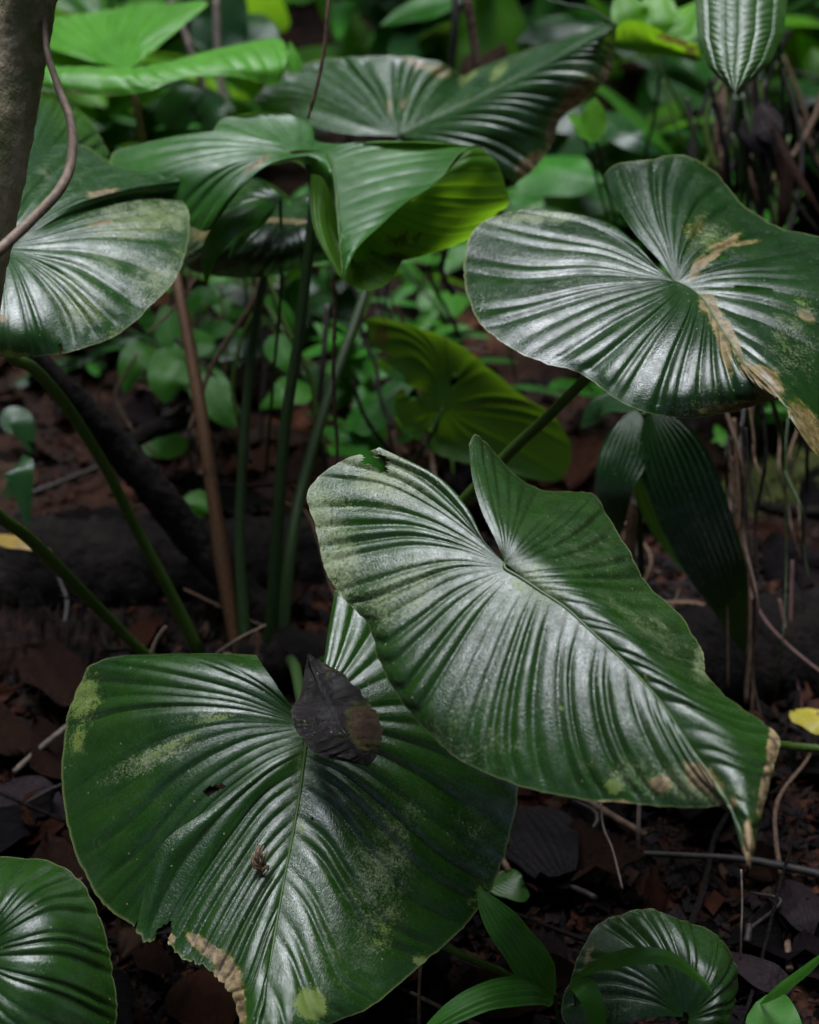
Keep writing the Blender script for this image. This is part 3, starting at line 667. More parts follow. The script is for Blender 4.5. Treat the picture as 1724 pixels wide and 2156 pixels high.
g1f = [[(60,150,1.86),(72,140,1.83),(74,150,1.81),(74,168,1.80),(74,180,1.80)],
 [(190,152,1.88),(140,140,1.83),(130,152,1.80),(128,172,1.79),(130,191,1.79)],
 [(235,152,1.90),(200,140,1.83),(200,155,1.80),(210,180,1.79),(227,202,1.79)],
 [(266,152,1.91),(266,143,1.84),(270,156,1.80),(288,176,1.79),(312,191,1.79)],
 [(285,150,1.91),(312,139,1.85),(328,148,1.82),(350,160,1.81),(375,167,1.81)],
 [(300,146,1.92),(370,131,1.87),(395,136,1.84),(420,148,1.83),(445,158,1.83)],
 [(320,140,1.93),(430,112,1.91),(465,120,1.87),(490,140,1.85),(510,163,1.85)],
 [(340,134,1.94),(480,99,1.94),(530,102,1.90),(560,140,1.87),(560,178,1.87)],
 [(360,130,1.95),(520,90,1.96),(575,88,1.93),(598,130,1.89),(588,174,1.88)],
 [(380,128,1.96),(550,85,1.98),(590,82,1.95),(606,110,1.91),(604,140,1.90)]]
p1f = dpatch(g1f, pv=1.6, seed=12, amp=.14, rag=.004)
g1t = [[(604,140,1.90),(607,115,1.92),(608,98,1.93),(608,86,1.94)],
 [(612,150,1.91),(618,135,1.92),(620,115,1.93),(618,97,1.95)],
 [(625,152,1.92),(632,142,1.93),(634,130,1.94),(630,118,1.96)],
 [(636,156,1.93),(637,152,1.94),(638,148,1.94),(638,144,1.95)]]
p1t = dpatch(g1t, pv=1.5, seed=13, amp=.05)
O1 = P(265, 150, 1.92)
l1 = blade('leaf', plant, M_BRIGHT, [p1b, p1f, p1t], O1, label='bright lime green shallow leaf at the top left', wear=[(130,192,60,5,5,.9),(240,200,30,4,0,.6)])
qtube('petiole', [(268,160,1.92),(285,210,1.92),(300,290,1.90),(330,420,1.83),(365,560,1.77),(392,690,1.74),(422,860,1.71),(450,1050,1.69),(470,1190,1.68),(500,1390,1.67)], [.004,.005,.0055,.0062,.007,.0075,.0082,.0085,.010,.007], M_PETBR, l1)
# --- glossy leaf behind, below the middle leaf
PL11 = ((600, 420), 1.68, (.0, .8, .6)); O11 = P(600, 420, 1.68)
g11 = [[(600,420),(560,390),(520,370),(470,350)], [(598,422),(530,415),(460,430),(400,470)], [(598,425),(520,450),(440,500),(382,535)],
 [(600,428),(530,470),(460,520),(400,568)], [(602,430),(560,490),(520,540),(470,583)], [(606,432),(590,500),(575,550),(556,582)],
 [(610,430),(620,490),(635,535),(640,560)], [(612,428),(650,470),(690,510),(715,535)], [(612,424),(670,440),(720,450),(760,470)], [(610,420),(660,400),(710,390),(750,395)]]
p11 = patch(g11, PL11, pv=2.0, drop=-.06, bulge=.02, seed=111, amp=.17)
l11 = blade('leaf', plant, M_RIGHT, [p11], O11, wet=[(470,560,120,26,10,1),(580,560,80,24,0,.9)], label='dark wet leaf below the middle leaf', wear=[(440,490,40,18,0,.7),(600,465,90,6,3,.9)], algae=[(420,500,60,40,0,.6)])
qtube('petiole', [(600,424,1.685),(583,450,1.69),(560,560,1.69),(530,740,1.68),(512,950,1.67),(505,1160,1.665),(520,1390,1.66)], [.003,.004,.0052,.0056,.006,.0065,.008], M_PET, l11)
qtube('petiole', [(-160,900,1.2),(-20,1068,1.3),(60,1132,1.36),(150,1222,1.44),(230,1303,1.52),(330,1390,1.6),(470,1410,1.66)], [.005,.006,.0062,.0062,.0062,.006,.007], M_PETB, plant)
# short stump of the crown where all stalks meet
tube('root_crown', [BASE + np.array([-.09, .02, -.02]), BASE + np.array([-.02, 0, .025]), BASE + np.array([.05, 0, .02]), BASE + np.array([.11, .03, -.02])], [.018, .034, .03, .015], M_BARK, plant, rough=.12, n=30)

# ==================================================================== OTHER PLANTS
def ribbon(name, axis, width, mat, parent=None, prof='lance', fold=.0, pleat=0, pamp=.0, n=26, nu=9, face=None, under=False, seed=0, twist=0.0, cup=0.0):
    """a long leaf: axis = (x, y, depth) points from base to tip, width in metres, blade turned to face `face`"""
    a = np.asarray(axis, float); C = catmull(P(a[:, 0], a[:, 1], a[:, 2]), n); return ribbon_w(name, C, width, mat, parent, prof, fold, pleat, pamp, nu, face, under, seed, twist, cup)
def ribbon_w(name, C, width, mat, parent=None, prof='lance', fold=.0, pleat=0, pamp=.0, nu=9, face=None, under=False, seed=0, twist=0.0, cup=0.0):
    n = len(C); t = np.linspace(0, 1, n)
    T = np.gradient(C, axis=0); T /= np.linalg.norm(T, axis=1)[:, None] + 1e-12
    if face is None:
        f = CL - C; f /= np.linalg.norm(f, axis=1)[:, None]; f = f * .6 + np.array([0, 0, .8])
    else: f = np.broadcast_to(np.asarray(face, float), C.shape)
    Wd = np.cross(T, f); Wd /= np.linalg.norm(Wd, axis=1)[:, None] + 1e-9; Nn = np.cross(Wd, T)
    if twist:
        an = twist * t; Wd, Nn = Wd * np.cos(an)[:, None] + Nn * np.sin(an)[:, None], Nn * np.cos(an)[:, None] - Wd * np.sin(an)[:, None]
    w = {'lance': np.sin(np.pi * np.clip(t, 0, 1) ** .8) ** .8, 'oval': np.sin(np.pi * t ** .62) ** .75, 'strap': np.clip(t / .12, 0, 1) ** .6 * (1 - t ** 4) ** .8,
         'wedge': np.clip(t / .5, 0, 1) ** .8 * np.clip((1 - t) / .35, 0, 1) ** .7, 'heart': np.sin(np.pi * np.clip(t * .93 + .07, 0, 1) ** .45) ** .7}[prof] * width / 2
    w = w * (1 + .05 * noise1(n, 7, seed + 3)); w = np.maximum(w, width * .006)
    uu = np.linspace(-1, 1, nu)
    h = -fold * np.abs(uu)[None] * w[:, None] + cup * (uu ** 2)[None] * w[:, None]
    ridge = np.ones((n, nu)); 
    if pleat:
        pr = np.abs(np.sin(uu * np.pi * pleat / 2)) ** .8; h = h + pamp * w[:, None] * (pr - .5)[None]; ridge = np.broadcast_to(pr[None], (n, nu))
    V = C[:, None] + Wd[:, None] * (uu[None, :, None] * w[:, None, None]) + Nn[:, None] * h[..., None]
    V = V + Nn[:, None] * (.03 * width * noise1(n, 5, seed + 1))[:, None, None] * (np.abs(uu) ** 2)[None, :, None]
    f_ = grid_faces(n, nu)
    fn = np.cross(V[n // 2, nu // 2 + 1] - V[n // 2, nu // 2], V[n // 2 + 1, nu // 2] - V[n // 2, nu // 2])
    up = fn @ Nn[n // 2] < 0
    if up != under: f_ = f_[:, ::-1]
    f_ = f_[:, ::-1]
    z = np.zeros(n * nu)
    uv = np.stack(np.meshgrid(t * 2, (uu + 1) * max(pleat, 4) / 2, indexing='ij')[::-1], -1).reshape(-1, 2)
    return mesh_obj(name, V.reshape(-1, 3), f_, mat, parent, origin=C[0], attrs={'ridge': ridge.ravel(), 'edge': np.broadcast_to(np.abs(uu)[None] * .99, (n, nu)).ravel()}, uv=uv)

# --- bottom left leaf
b9 = P(-120, 2300, 1.2); b9[2] = hgt(b9[0], b9[1])
pl9 = empty('broadleaf_plant', b9, 'dark pleated leaf cut off by the lower left corner', 'plant')
PL9 = ((-60, 2010), 1.05, (-.12, .40, .9))
g9 = [[(-60,2010),(-40,1930),(-20,1860),(0,1803)], [(-60,2010),(-10,1930),(40,1860),(100,1812)], [(-60,2010),(10,1940),(80,1880),(165,1848)],
 [(-60,2012),(20,1955),(110,1910),(205,1915)], [(-60,2014),(30,1980),(130,1960),(228,1990)], [(-60,2018),(30,2015),(140,2020),(240,2060)],
 [(-58,2024),(30,2050),(140,2080),(246,2130)], [(-56,2030),(20,2090),(120,2140),(235,2200)], [(-50,2050),(0,2130),(90,2200),(190,2270)], [(-50,2080),(-20,2160),(30,2230),(100,2300)]]
p9 = patch(g9, PL9, pv=1.6, drop=-.05, bulge=.02, seed=91, amp=.19)
l9 = blade('leaf', pl9, M_LOW, [p9], P(-60, 2010, 1.05))
qtube('petiole', [(-60,2012,1.055),(-80,2100,1.1),(-120,2300,1.2)], .005, M_PET, l9)
# --- bottom right small leaf
b10 = P(1440, 2180, 1.2); b10[2] = hgt(b10[0], b10[1])
pl10 = empty('broadleaf_plant', b10, 'small dark pleated plant at the lower right with one rounded leaf', 'plant')
PL10 = ((1437, 2140), 1.1, (-.1, .45, .88))
g10 = [[(1437,2140),(1380,2140),(1300,2155),(1215,2190)], [(1437,2140),(1370,2110),(1280,2100),(1180,2125)], [(1437,2138),(1370,2085),(1290,2055),(1203,2055)],
 [(1437,2136),(1375,2065),(1300,2020),(1218,2008)], [(1437,2134),(1385,2045),(1325,1990),(1258,1945)], [(1438,2132),(1405,2040),(1365,1975),(1313,1922)],
 [(1440,2130),(1425,2035),(1400,1970),(1368,1912)], [(1442,2130),(1448,2040),(1440,1980),(1419,1932)], [(1445,2130),(1475,2050),(1480,2000),(1470,1948)],
 [(1447,2132),(1490,2060),(1505,2015),(1510,1970)], [(1449,2136),(1500,2080),(1525,2040),(1537,2006)], [(1450,2140),(1505,2100),(1535,2075),(1554,2052)],
 [(1450,2146),(1500,2125),(1530,2115),(1549,2100)], [(1448,2152),(1490,2155),(1515,2155),(1533,2155)], [(1446,2158),(1470,2175),(1490,2185),(1510,2195)]]
p10 = patch(g10, PL10, pv=1.25, drops=[-.01]*4+[-.015]*4+[-.04]*7, bulge=.01, seed=101, amp=.26)
l10 = blade('leaf', pl10, M_LOW, [p10], P(1437, 2140, 1.1), algae=[(1300,2110,80,60,0,.6)], wear=[(1238,2010,10,30,20,.6)])
qtube('petiole', [(1440,2142,1.105),(1445,2180,1.2)], .003, M_PET, l10)
ribbon('leaf', [(1590,2110,1.16),(1640,2160,1.15),(1690,2230,1.14)], .05, M_GRASS, pl10, 'oval', fold=.2, nu=9)
# --- translucent climbing leaf in the middle
b12 = P(930, 1010, 2.05); b12[2] = hgt(b12[0], b12[1])
pl12 = empty('young_plant', b12, 'young plant with a translucent holed green leaf seen from below behind the front leaf', 'plant')
PL12 = ((932, 860), 1.80, (.0, -.35, .94))
g12 = [[(932,860),(915,880),(900,905),(890,920),(880,927)], [(932,860),(905,870),(880,875),(860,882),(838,886)], [(932,860),(905,850),(885,835),(860,828),(830,838)],
 [(932,860),(915,830),(905,805),(885,792),(850,795)], [(932,860),(920,820),(905,770),(860,735),(795,750)], [(932,860),(925,810),(905,735),(850,690),(772,672)],
 [(932,860),(930,800),(925,740),(900,700),(850,680)], [(932,860),(938,810),(950,760),(955,730),(962,720)], [(932,860),(950,820),(985,790),(1010,775),(1030,775)],
 [(932,860),(960,840),(1010,820),(1060,820),(1110,838)], [(932,860),(965,855),(1030,850),(1100,858),(1172,880)], [(932,860),(960,870),(1020,880),(1110,900),(1202,950)],
 [(932,860),(955,875),(1000,905),(1080,950),(1175,1010)], [(932,860),(945,885),(970,920),(1010,955),(1060,992)], [(932,860),(938,890),(935,920),(930,940),(925,957)], [(932,860),(925,885),(915,905),(905,920),(895,934)]]
p12 = patch(g12, PL12, pv=1.2, drops=[.0]*16, bulge=-.015, seed=121, amp=.10, rag=.015); p12['under'] = True
M_GLOW = leaf_mat('leaf_translucent', (.02, .06, .006), (.03, .09, .008), (.03, .085, .008), rough=.55, transl=.4, tcol=(.10, .20, .008), spec=.3, dust=-.3, wear_cols=((.12, .10, .01), (.2, .14, .02)))
l12 = blade('leaf', pl12, M_GLOW, [p12], P(932, 860, 1.8), wear=[(800,720,20,60,10,.75),(850,820,16,12,0,.7),(845,925,14,20,0,.6),(1010,850,60,10,-6,.6),(1100,850,50,8,10,.6)], holes=[(870,830,16,12,0),(836,812,30,9,8),(800,745,22,9,20),(955,800,7,16,10)])
qtube('petiole', [(932,860,1.79),(915,905,1.8),(880,960,1.86),(850,1020,1.95),(860,1060,2.05)], [.0022,.0025,.003,.003,.004], M_PET, pl12)
0 and ribbon('leaf', [(865,955,1.78),(960,905,1.77),(1060,880,1.78),(1172,885,1.8)], .018, M_GLOW, pl12, 'lance', fold=.3, under=True)
qtube('stem', [(762,710,1.86),(800,673,1.83),(860,690,1.81),(950,725,1.8),(1032,745,1.8)], .0016, M_TWIGD, pl12, n=30, sides=7)

# --- palm seedling right of centre
bp_ = P(1350, 1200, 1.75); bp_[2] = hgt(bp_[0], bp_[1])
palm = empty('palm_seedling', bp_, 'dark wet palm seedling with drooping strap leaflets below the right leaf', 'plant')
qtube('stem', [(1355,868,1.60),(1350,940,1.63),(1345,1050,1.68),(1350,1210,1.76)], [.003,.0035,.004,.005], M_PET, palm)
ribbon('leaflet', [(1338,862,1.57),(1318,940,1.553),(1293,1030,1.548),(1304,1130,1.57)], .052, M_PALM, palm, 'lance', fold=.1, pleat=9, pamp=.13, nu=37, n=40, face=(-.35, -1.0, .25))
ribbon('leaflet', [(1368,862,1.55),(1412,960,1.532),(1462,1090,1.528),(1522,1240,1.55),(1567,1376,1.60)], .082, M_PALM, palm, 'lance', fold=.15, pleat=11, pamp=.17, nu=45, n=50, seed=4, face=(-.35, -1.0, .25))
ribbon('leaflet', [(1354,872,1.60),(1380,1000,1.64),(1425,1120,1.68),(1505,1262,1.73)], .065, M_GLOW, palm, 'strap', fold=.1, pleat=7, pamp=.05, nu=29, n=40, under=True, seed=5)
ribbon('leaflet', [(1345,866,1.61),(1310,850,1.66),(1265,855,1.7),(1222,900,1.72)], .05, M_PALM, palm, 'lance', fold=.1, pleat=7, pamp=.08, nu=29, n=30, seed=6)

# --- the ladder-veined leaf
bl = P(1640, 480, 2.1); bl[2] = hgt(bl[0], bl[1])
lad = empty('ribbed_leaf_plant', P(1660, 420, 1.95), 'plant with one ladder veined oval leaf hanging at the top right', 'plant')
def ladder_leaf():
    nv_, nu_ = 220, 121
    v = np.linspace(0, 1, nv_)[:, None]; u_ = np.linspace(-1, 1, nu_)[None]
    y = -40 + v * 237; 
    cx = 1556 - 6 * v * 1 + 0 * u_
    left = np.interp(y[:, 0], [-60, 0, 80, 140, 185, 197], [1462, 1463, 1468, 1490, 1532, 1550]); right = np.interp(y[:, 0], [-60, 0, 70, 130, 175, 197], [1657, 1657, 1650, 1622, 1578, 1550])
    k = np.ones(9) / 9
    pad = lambda a: np.convolve(np.pad(a, 4, mode='edge'), k, 'valid')
    left, right = pad(left), pad(right)
    mid = (left + right) / 2 + (1556 - 1559)
    X = np.where(u_ < 0, mid[:, None] + u_ * (mid - left)[:, None], mid[:, None] + u_ * (right - mid)[:, None])
    lon = np.abs(u_); rr = np.abs(np.sin(np.pi * lon / .36)) ** .6                  # five long veins
    rr = np.where(lon > .80, 1, rr)
    ph = v * 17 + .5 * (lon / .36) ** 2 * .35 + np.where(lon > .36, .5, 0) + .3 * np.sin(9 * v + 2.3 * u_) + .16 * np.sin(23 * v - 4 * u_)
    cross_ = np.abs(np.sin(np.pi * ph)) ** .8
    inner = np.clip((.86 - lon) / .1, 0, 1)
    D = 1.40 + .085 * (1 - v) + .022 * u_ ** 2 + 0 * X
    V = P(X + 0 * v, y + 0 * X, D)
    nr = (CL - V); nr /= np.linalg.norm(nr, axis=-1, keepdims=True)
    V = V + nr * (.0015 * inner * (cross_ * rr) * np.clip((1 - v) * 8, .2, 1))[..., None] + nr * (.0022 * (rr - 1) * inner)[..., None]
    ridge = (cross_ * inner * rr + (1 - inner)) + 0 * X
    f = grid_faces(nv_, nu_)
    c = V[100, 60]; fn = np.cross(V[101, 60] - c, V[100, 61] - c)
    if fn @ (CL - c) < 0: f = f[:, ::-1]
    uv = np.stack([u_ * 3 + 0 * X, v * 3 + 0 * X], -1).reshape(-1, 2)
    return mesh_obj('leaf', V.reshape(-1, 3), f, M_LADDER, lad, origin=V[0, 60], attrs={'ridge': ridge.ravel(), 'edge': (np.abs(u_) + 0 * X).ravel() * .99}, uv=uv)
ladder_leaf()
qtube('stem', [(1553,-45,1.47),(1600,-90,1.55),(1640,100,1.8),(1660,420,1.95)], .002, M_PET, lad)
qtube('stem', [(1555,205,1.95),(1562,300,1.98),(1560,390,2.0)], [.004,.006,.004], M_PET, lad)

# --- lime green sapling at the top right
sap = empty('lime_sapling', P(1400, 330, 2.3), 'lime green sapling with thin stems and pointed leaves at the top right', 'sapling')
for ax, w in (([(1385,75,2.2),(1350,55,2.2),(1325,20,2.2),(1306,-30,2.22)], .075), ([(1395,72,2.2),(1392,40,2.2),(1385,0,2.22),(1380,-50,2.25)], .06),
              ([(1402,75,2.2),(1425,55,2.2),(1445,30,2.22),(1475,0,2.25)], .065)):
    ribbon('leaf', ax, w, M_LIME, sap, 'lance', fold=.25, pleat=3, pamp=.05, nu=13)
qtube('stem', [(1394,78,2.2),(1388,160,2.2),(1380,230,2.22),(1358,330,2.25),(1352,420,2.35)], .0028, M_PET, sap)
qtube('stem', [(1362,108,2.15),(1400,165,2.16),(1440,240,2.18),(1470,300,2.2),(1500,360,2.25)], .0022, M_PETB, sap)
qtube('stem', [(1396,170,2.2),(1420,260,2.2),(1445,330,2.22),(1458,380,2.25)], .0018, M_PETB, sap)
# --- two-lobed palm seedling
bif = empty('palm_seedling', P(1290, 480, 2.1), 'small bright two lobed palm seedling on thin stalks right of the browned leaf', 'plant')
ribbon('leaflet', [(1252,300,1.9),(1235,275,1.9),(1215,255,1.9),(1195,240,1.9)], .028, M_LIME, bif, 'lance', pleat=5, pamp=.06, nu=21, cup=.1)
ribbon('leaflet', [(1253,302,1.9),(1250,265,1.9),(1250,230,1.9),(1253,205,1.9)], .034, M_LIME, bif, 'lance', pleat=5, pamp=.06, nu=21, cup=.1)
qtube('stem', [(1253,295,1.9),(1265,330,1.92),(1280,400,1.98),(1298,475,2.05),(1310,560,2.12)], .0022, M_PET, bif)
qtube('stem', [(1225,270,1.92),(1245,340,1.95),(1268,420,2.0),(1290,500,2.06)], .0018, M_PET, bif)

# --- low palm leaf and grass blades at the bottom right
lp = P(1180, 2170, 1.2); lp[2] = hgt(lp[0], lp[1])
low = empty('palm_seedling', lp, 'small green palm seedling with two folded blades at the bottom beside the low leaf', 'plant')
ribbon('leaflet', [(1168,2095,1.15),(1120,2020,1.13),(1065,1950,1.12),(1005,1870,1.14)], .036, M_GRASS, low, 'strap', fold=.25, pleat=7, pamp=.10, nu=29, n=40)
ribbon('leaflet', [(1165,2098,1.15),(1120,2080,1.12),(1040,2090,1.1),(960,2125,1.09),(880,2180,1.09)], .026, M_GRASS, low, 'strap', fold=.25, pleat=5, pamp=.10, nu=21, n=40)
qtube('stem', [(1168,2092,1.15),(1172,2130,1.17),(1178,2175,1.2)], .0016, M_PET, low)
qtube('stem', [(935,1990,1.12),(990,2018,1.14),(1050,2042,1.16),(1100,2070,1.19)], [.0035,.0033,.003,.002], M_PETB, low)
lg = P(1220, 2200, 1.2); lg[2] = hgt(lg[0], lg[1])
gr = empty('grass_tuft', lg, 'bright grass blades arching over the small lower right leaf', 'grass')
ribbon('blade', [(1205,2060,1.08),(1260,2028,1.05),(1330,2010,1.03),(1410,2015,1.03),(1470,2055,1.05),(1503,2092,1.06)], .014, M_GRASS, gr, 'lance', fold=.3, n=44)
ribbon('blade', [(1205,2062,1.07),(1230,2075,1.05),(1250,2110,1.05),(1258,2160,1.06),(1255,2220,1.08)], .018, M_GRASS, gr, 'strap', fold=.2, n=36)
qtube('stem', [(1207,2060,1.08),(1212,2120,1.12),(1220,2200,1.2)], .001, M_PET, gr, n=16, sides=6)
rb = P(1605, 2150, 1.2); rb[2] = hgt(rb[0], rb[1])
g2_ = empty('grass_tuft', rb, 'single thin grass blade rising to the right edge near the bottom', 'grass')
ribbon('blade', [(1600,2112,1.16),(1640,2080,1.13),(1690,2045,1.1),(1760,1985,1.06)], .013, M_GRASS, g2_, 'lance', fold=.2)
qtube('stem', [(1600,2112,1.16),(1603,2130,1.18),(1606,2160,1.21)], .0008, M_PET, g2_, n=12, sides=6)
# --- drooping narrow leaf under the middle leaf
dr_ = empty('strap_leaf_plant', P(560, 1000, 1.75), 'narrow dark strap leaves drooping under the middle leaf', 'plant')
ribbon('leaf', [(590,412,1.58),(540,430,1.53),(480,470,1.5),(440,530,1.5),(434,600,1.52)], .032, M_MID, dr_, 'lance', fold=.4, n=40)
ribbon('leaf', [(585,415,1.58),(545,450,1.56),(510,490,1.55),(480,545,1.56)], .022, M_MID, dr_, 'lance', fold=.4, n=30)
qtube('stem', [(590,412,1.58),(592,600,1.64),(575,800,1.7),(560,1000,1.78)], .002, M_PET, dr_)

# --- the bright herb in the gap on the left
hb = empty('leafy_herb', P(420, 960, 2.0), 'low bright green herb with pointed leaves between the stalks on the left', 'plant')
for ax, w, m in (([(330,735,1.95),(300,740,1.93),(275,770,1.92),(262,830,1.92)], .055, M_GRASS),
   ([(340,700,2.0),(320,680,2.0),(305,665,2.0),(296,640,2.0)], .03, M_WILD), ([(350,640,1.98),(355,690,1.96),(360,730,1.95),(365,790,1.95)], .035, M_WILD),
   ([(400,740,1.92),(375,760,1.9),(350,800,1.88),(348,850,1.88)], .075, M_GRASS), ([(395,735,1.92),(420,720,1.92),(400,700,1.95),(380,690,1.97)], .04, M_GRASS),
   ([(430,780,1.9),(445,820,1.88),(470,865,1.87),(498,900,1.87)], .055, M_GRASS), ([(420,770,1.92),(455,800,1.9),(480,840,1.9),(500,870,1.9)], .03, M_WILD),
   ([(380,650,2.0),(400,630,1.98),(430,620,1.97),(470,640,1.97)], .045, M_WILD), ([(420,700,1.98),(450,690,1.97),(480,690,1.97),(520,700,1.98)], .035, M_WILD),
   ([(365,700,1.97),(385,725,1.95),(405,740,1.95),(430,745,1.95)], .03, M_GRASS)):
    ribbon('leaf', ax, w, m, hb, 'oval', fold=.2, nu=9, n=20)
qtube('stem', [(400,735,1.95),(420,770,1.95),(430,850,1.97),(420,960,2.0)], .002, M_PET, hb)
qtube('stem', [(425,745,1.93),(450,790,1.93),(500,880,1.95),(510,960,2.0)], .0013, M_TWIGD, hb, n=16, sides=6)
hb2 = empty('leafy_herb', P(600, 900, 2.1), 'small herb with shiny green leaves among the central stalks', 'plant')
for ax, w, m in (([(650,810,1.95),(620,815,1.93),(590,830,1.92),(545,860,1.92)], .055, M_GRASS), ([(585,700,1.98),(590,730,1.97),(605,760,1.96),(625,790,1.96)], .045, M_WILD),
    ([(560,620,2.1),(590,650,2.1),(605,680,2.1),(600,730,2.1)], .03, M_WILD), ([(640,770,1.97),(660,790,1.97),(680,830,1.97),(690,870,1.98)], .03, M_WILD2)):
    ribbon('leaf', ax, w, m, hb2, 'oval', fold=.2, nu=9, n=20)
qtube('stem', [(545,660,2.0),(590,710,2.0),(640,770,2.0),(660,900,2.1)], .0016, M_PETB, hb2)
hb3 = empty('leafy_herb', P(330, 1010, 2.05), 'small blurred green leaves lying near the leaning dark root', 'plant')
for ax, w, m in (([(395,925,1.95),(350,930,1.93),(310,935,1.92),(275,930,1.92)], .05, M_GRASS), ([(420,1030,1.9),(415,1060,1.88),(410,1080,1.88),(405,1110,1.88)], .045, M_GRASS),
    ([(5,1040,1.75),(30,1000,1.72),(40,990,1.7),(60,1110,1.7)], .05, M_WILD2), ([(0,890,2.1),(30,880,2.1),(50,900,2.1),(70,960,2.1)], .05, M_WILD2)):
    ribbon('leaf', ax, w, m, hb3, 'oval', fold=.2, nu=9, n=20)
qtube('stem', [(395,925,1.95),(400,960,2.0),(405,1000,2.04)], .0016, M_PET, hb3)

# ==================================================================== WOOD
def wob_tube(name, q, rad, mat, label, cat, rough=.06, n=60, sides=16, seed=0, group=None):
    q = np.asarray(q, float); o = tube(name, P(q[:, 0], q[:, 1], q[:, 2]), rad, mat, None, n=n, sides=sides, rough=rough, seed=seed); return tag(o, label, cat, group)
tr0 = empty('tree', P(-120, 900, 1.16) , 'mossy tree trunk leaning along the upper left edge', 'tree')
WPOS[tr0.name]; 
q = np.array([(130,-260,1.02),(70,-60,1.05),(38,120,1.08),(0,330,1.1),(-50,560,1.13),(-120,900,1.2),(-190,1200,1.28)])
tube('trunk', P(q[:,0],q[:,1],q[:,2]), [.021,.021,.0215,.022,.024,.028,.03], M_TRUNK, tr0, n=90, sides=28, rough=.025)
wob_tube('vine', [(60,-120,1.06),(92,40,1.055),(100,110,1.05),(125,190,1.05),(150,260,1.045),(150,340,1.04),(125,400,1.03),(70,460,1.02),(0,525,1.0),(-80,590,.98)], [.0022,.0022,.0024,.003,.0034,.0036,.0038,.0038,.004,.004], M_VINE, 'bare brown vine curving away from the trunk across the left leaf', 'vine', rough=.03, n=80, sides=12)
wob_tube('hanging_root', [(700,-40,1.4),(690,20,1.4),(684,90,1.405),(672,160,1.41),(658,215,1.415),(648,250,1.42)], [.002,.0021,.0021,.0019,.0018,.0014], M_TWIG, 'thin brown hanging root in front of the back leaf', 'root', rough=.10, n=60, sides=9)
wob_tube('hanging_root', [(980,-40,1.95),(985,10,1.95),(995,70,1.96),(1003,140,1.97)], [.0065,.0062,.006,.0055], M_TWIG, 'thick brown hanging root at the top centre', 'root', rough=.07, n=50)
wob_tube('hanging_root', [(700,585,1.46),(705,640,1.47),(703,720,1.48),(702,800,1.5),(706,880,1.52),(710,940,1.54),(708,1010,1.57)], [.0022,.0024,.0022,.002,.002,.0018,.0015], M_TWIG, 'hairy brown root hanging below the folded leaf tip', 'root', rough=.16, n=90, sides=9)
wob_tube('twig', [(345,-20,2.4),(385,60,2.4),(405,120,2.4),(432,195,2.42)], .0055, M_TWIGP, 'pale bent stick behind the bright leaf', 'twig', n=30)
wob_tube('twig', [(455,0,2.5),(458,100,2.5),(468,200,2.5),(470,260,2.5)], .006, M_TWIGP, 'pale upright stick left of the back leaf', 'twig', n=30)
wob_tube('stalk', [(955,-40,2.4),(958,40,2.4),(952,120,2.42),(945,200,2.45)], .006, M_TWIGD, 'dark upright stalk beside the thick hanging root', 'stalk', n=30)
wob_tube('fallen_branch', [(60,745,1.62),(160,850,1.66),(250,945,1.7),(340,1050,1.72),(420,1150,1.74),(500,1230,1.72),(600,1340,1.7),(690,1420,1.66)], [.014,.018,.02,.021,.022,.02,.018,.014], M_BARK, 'dark wet branch leaning down behind the left stalks', 'branch', rough=.06, n=90, sides=18)
wob_tube('fallen_branch', [(240,960,1.78),(300,915,1.85),(350,895,1.9),(420,880,1.95),(460,900,2.0)], [.012,.012,.013,.011,.008], M_BARK, 'short dark forked branch lying behind the brown stalk', 'branch', n=50)
wob_tube('rotting_log', [(-420,1150,1.92),(-100,1215,1.86),(150,1230,1.84),(400,1225,1.86),(640,1215,1.9),(900,1190,1.98)], [.08,.085,.085,.082,.08,.07], M_BARK, 'black rotting log lying across behind the plant base', 'log', rough=.05, n=120, sides=36)
wob_tube('rotting_log', [(1290,1470,1.62),(1450,1420,1.68),(1640,1400,1.74),(1900,1390,1.8),(2200,1380,1.85)], [.06,.075,.085,.09,.09], M_BARK, 'dark log in the shade right of the front leaf', 'log', rough=.05, n=90, sides=30)
wob_tube('mossy_log', [(1500,1120,2.1),(1620,1060,2.15),(1760,1040,2.2),(2050,1020,2.3)], [.04, .06, .065, .07], M_MOSS, 'yellow green mossy log at the right edge', 'log', rough=.16, n=110, sides=30)
wob_tube('fallen_branch', [(1590,1062,1.98),(1650,1075,1.98),(1724,1078,1.98),(1800,1075,1.98)], [.008,.009,.009,.009], M_BARK, 'thin dark branch lying in front of the mossy log', 'branch', n=40)
for i, (q_, lab) in enumerate((([(1560,1200,1.7),(1600,1290,1.66),(1660,1360,1.62),(1760,1440,1.58)], 'reddish twig slanting to the right edge below the palm'), ([(1668,1180,1.7),(1664,1300,1.68),(1662,1470,1.66)], 'upright reddish twig at the right edge'), ([(1640,1260,1.68),(1665,1380,1.66),(1690,1500,1.64)], 'lower reddish twig crossing the upright one'))):
    wob_tube('twig', q_, .0022, M_TWIGR, lab, 'twig', n=30, sides=8, seed=i)
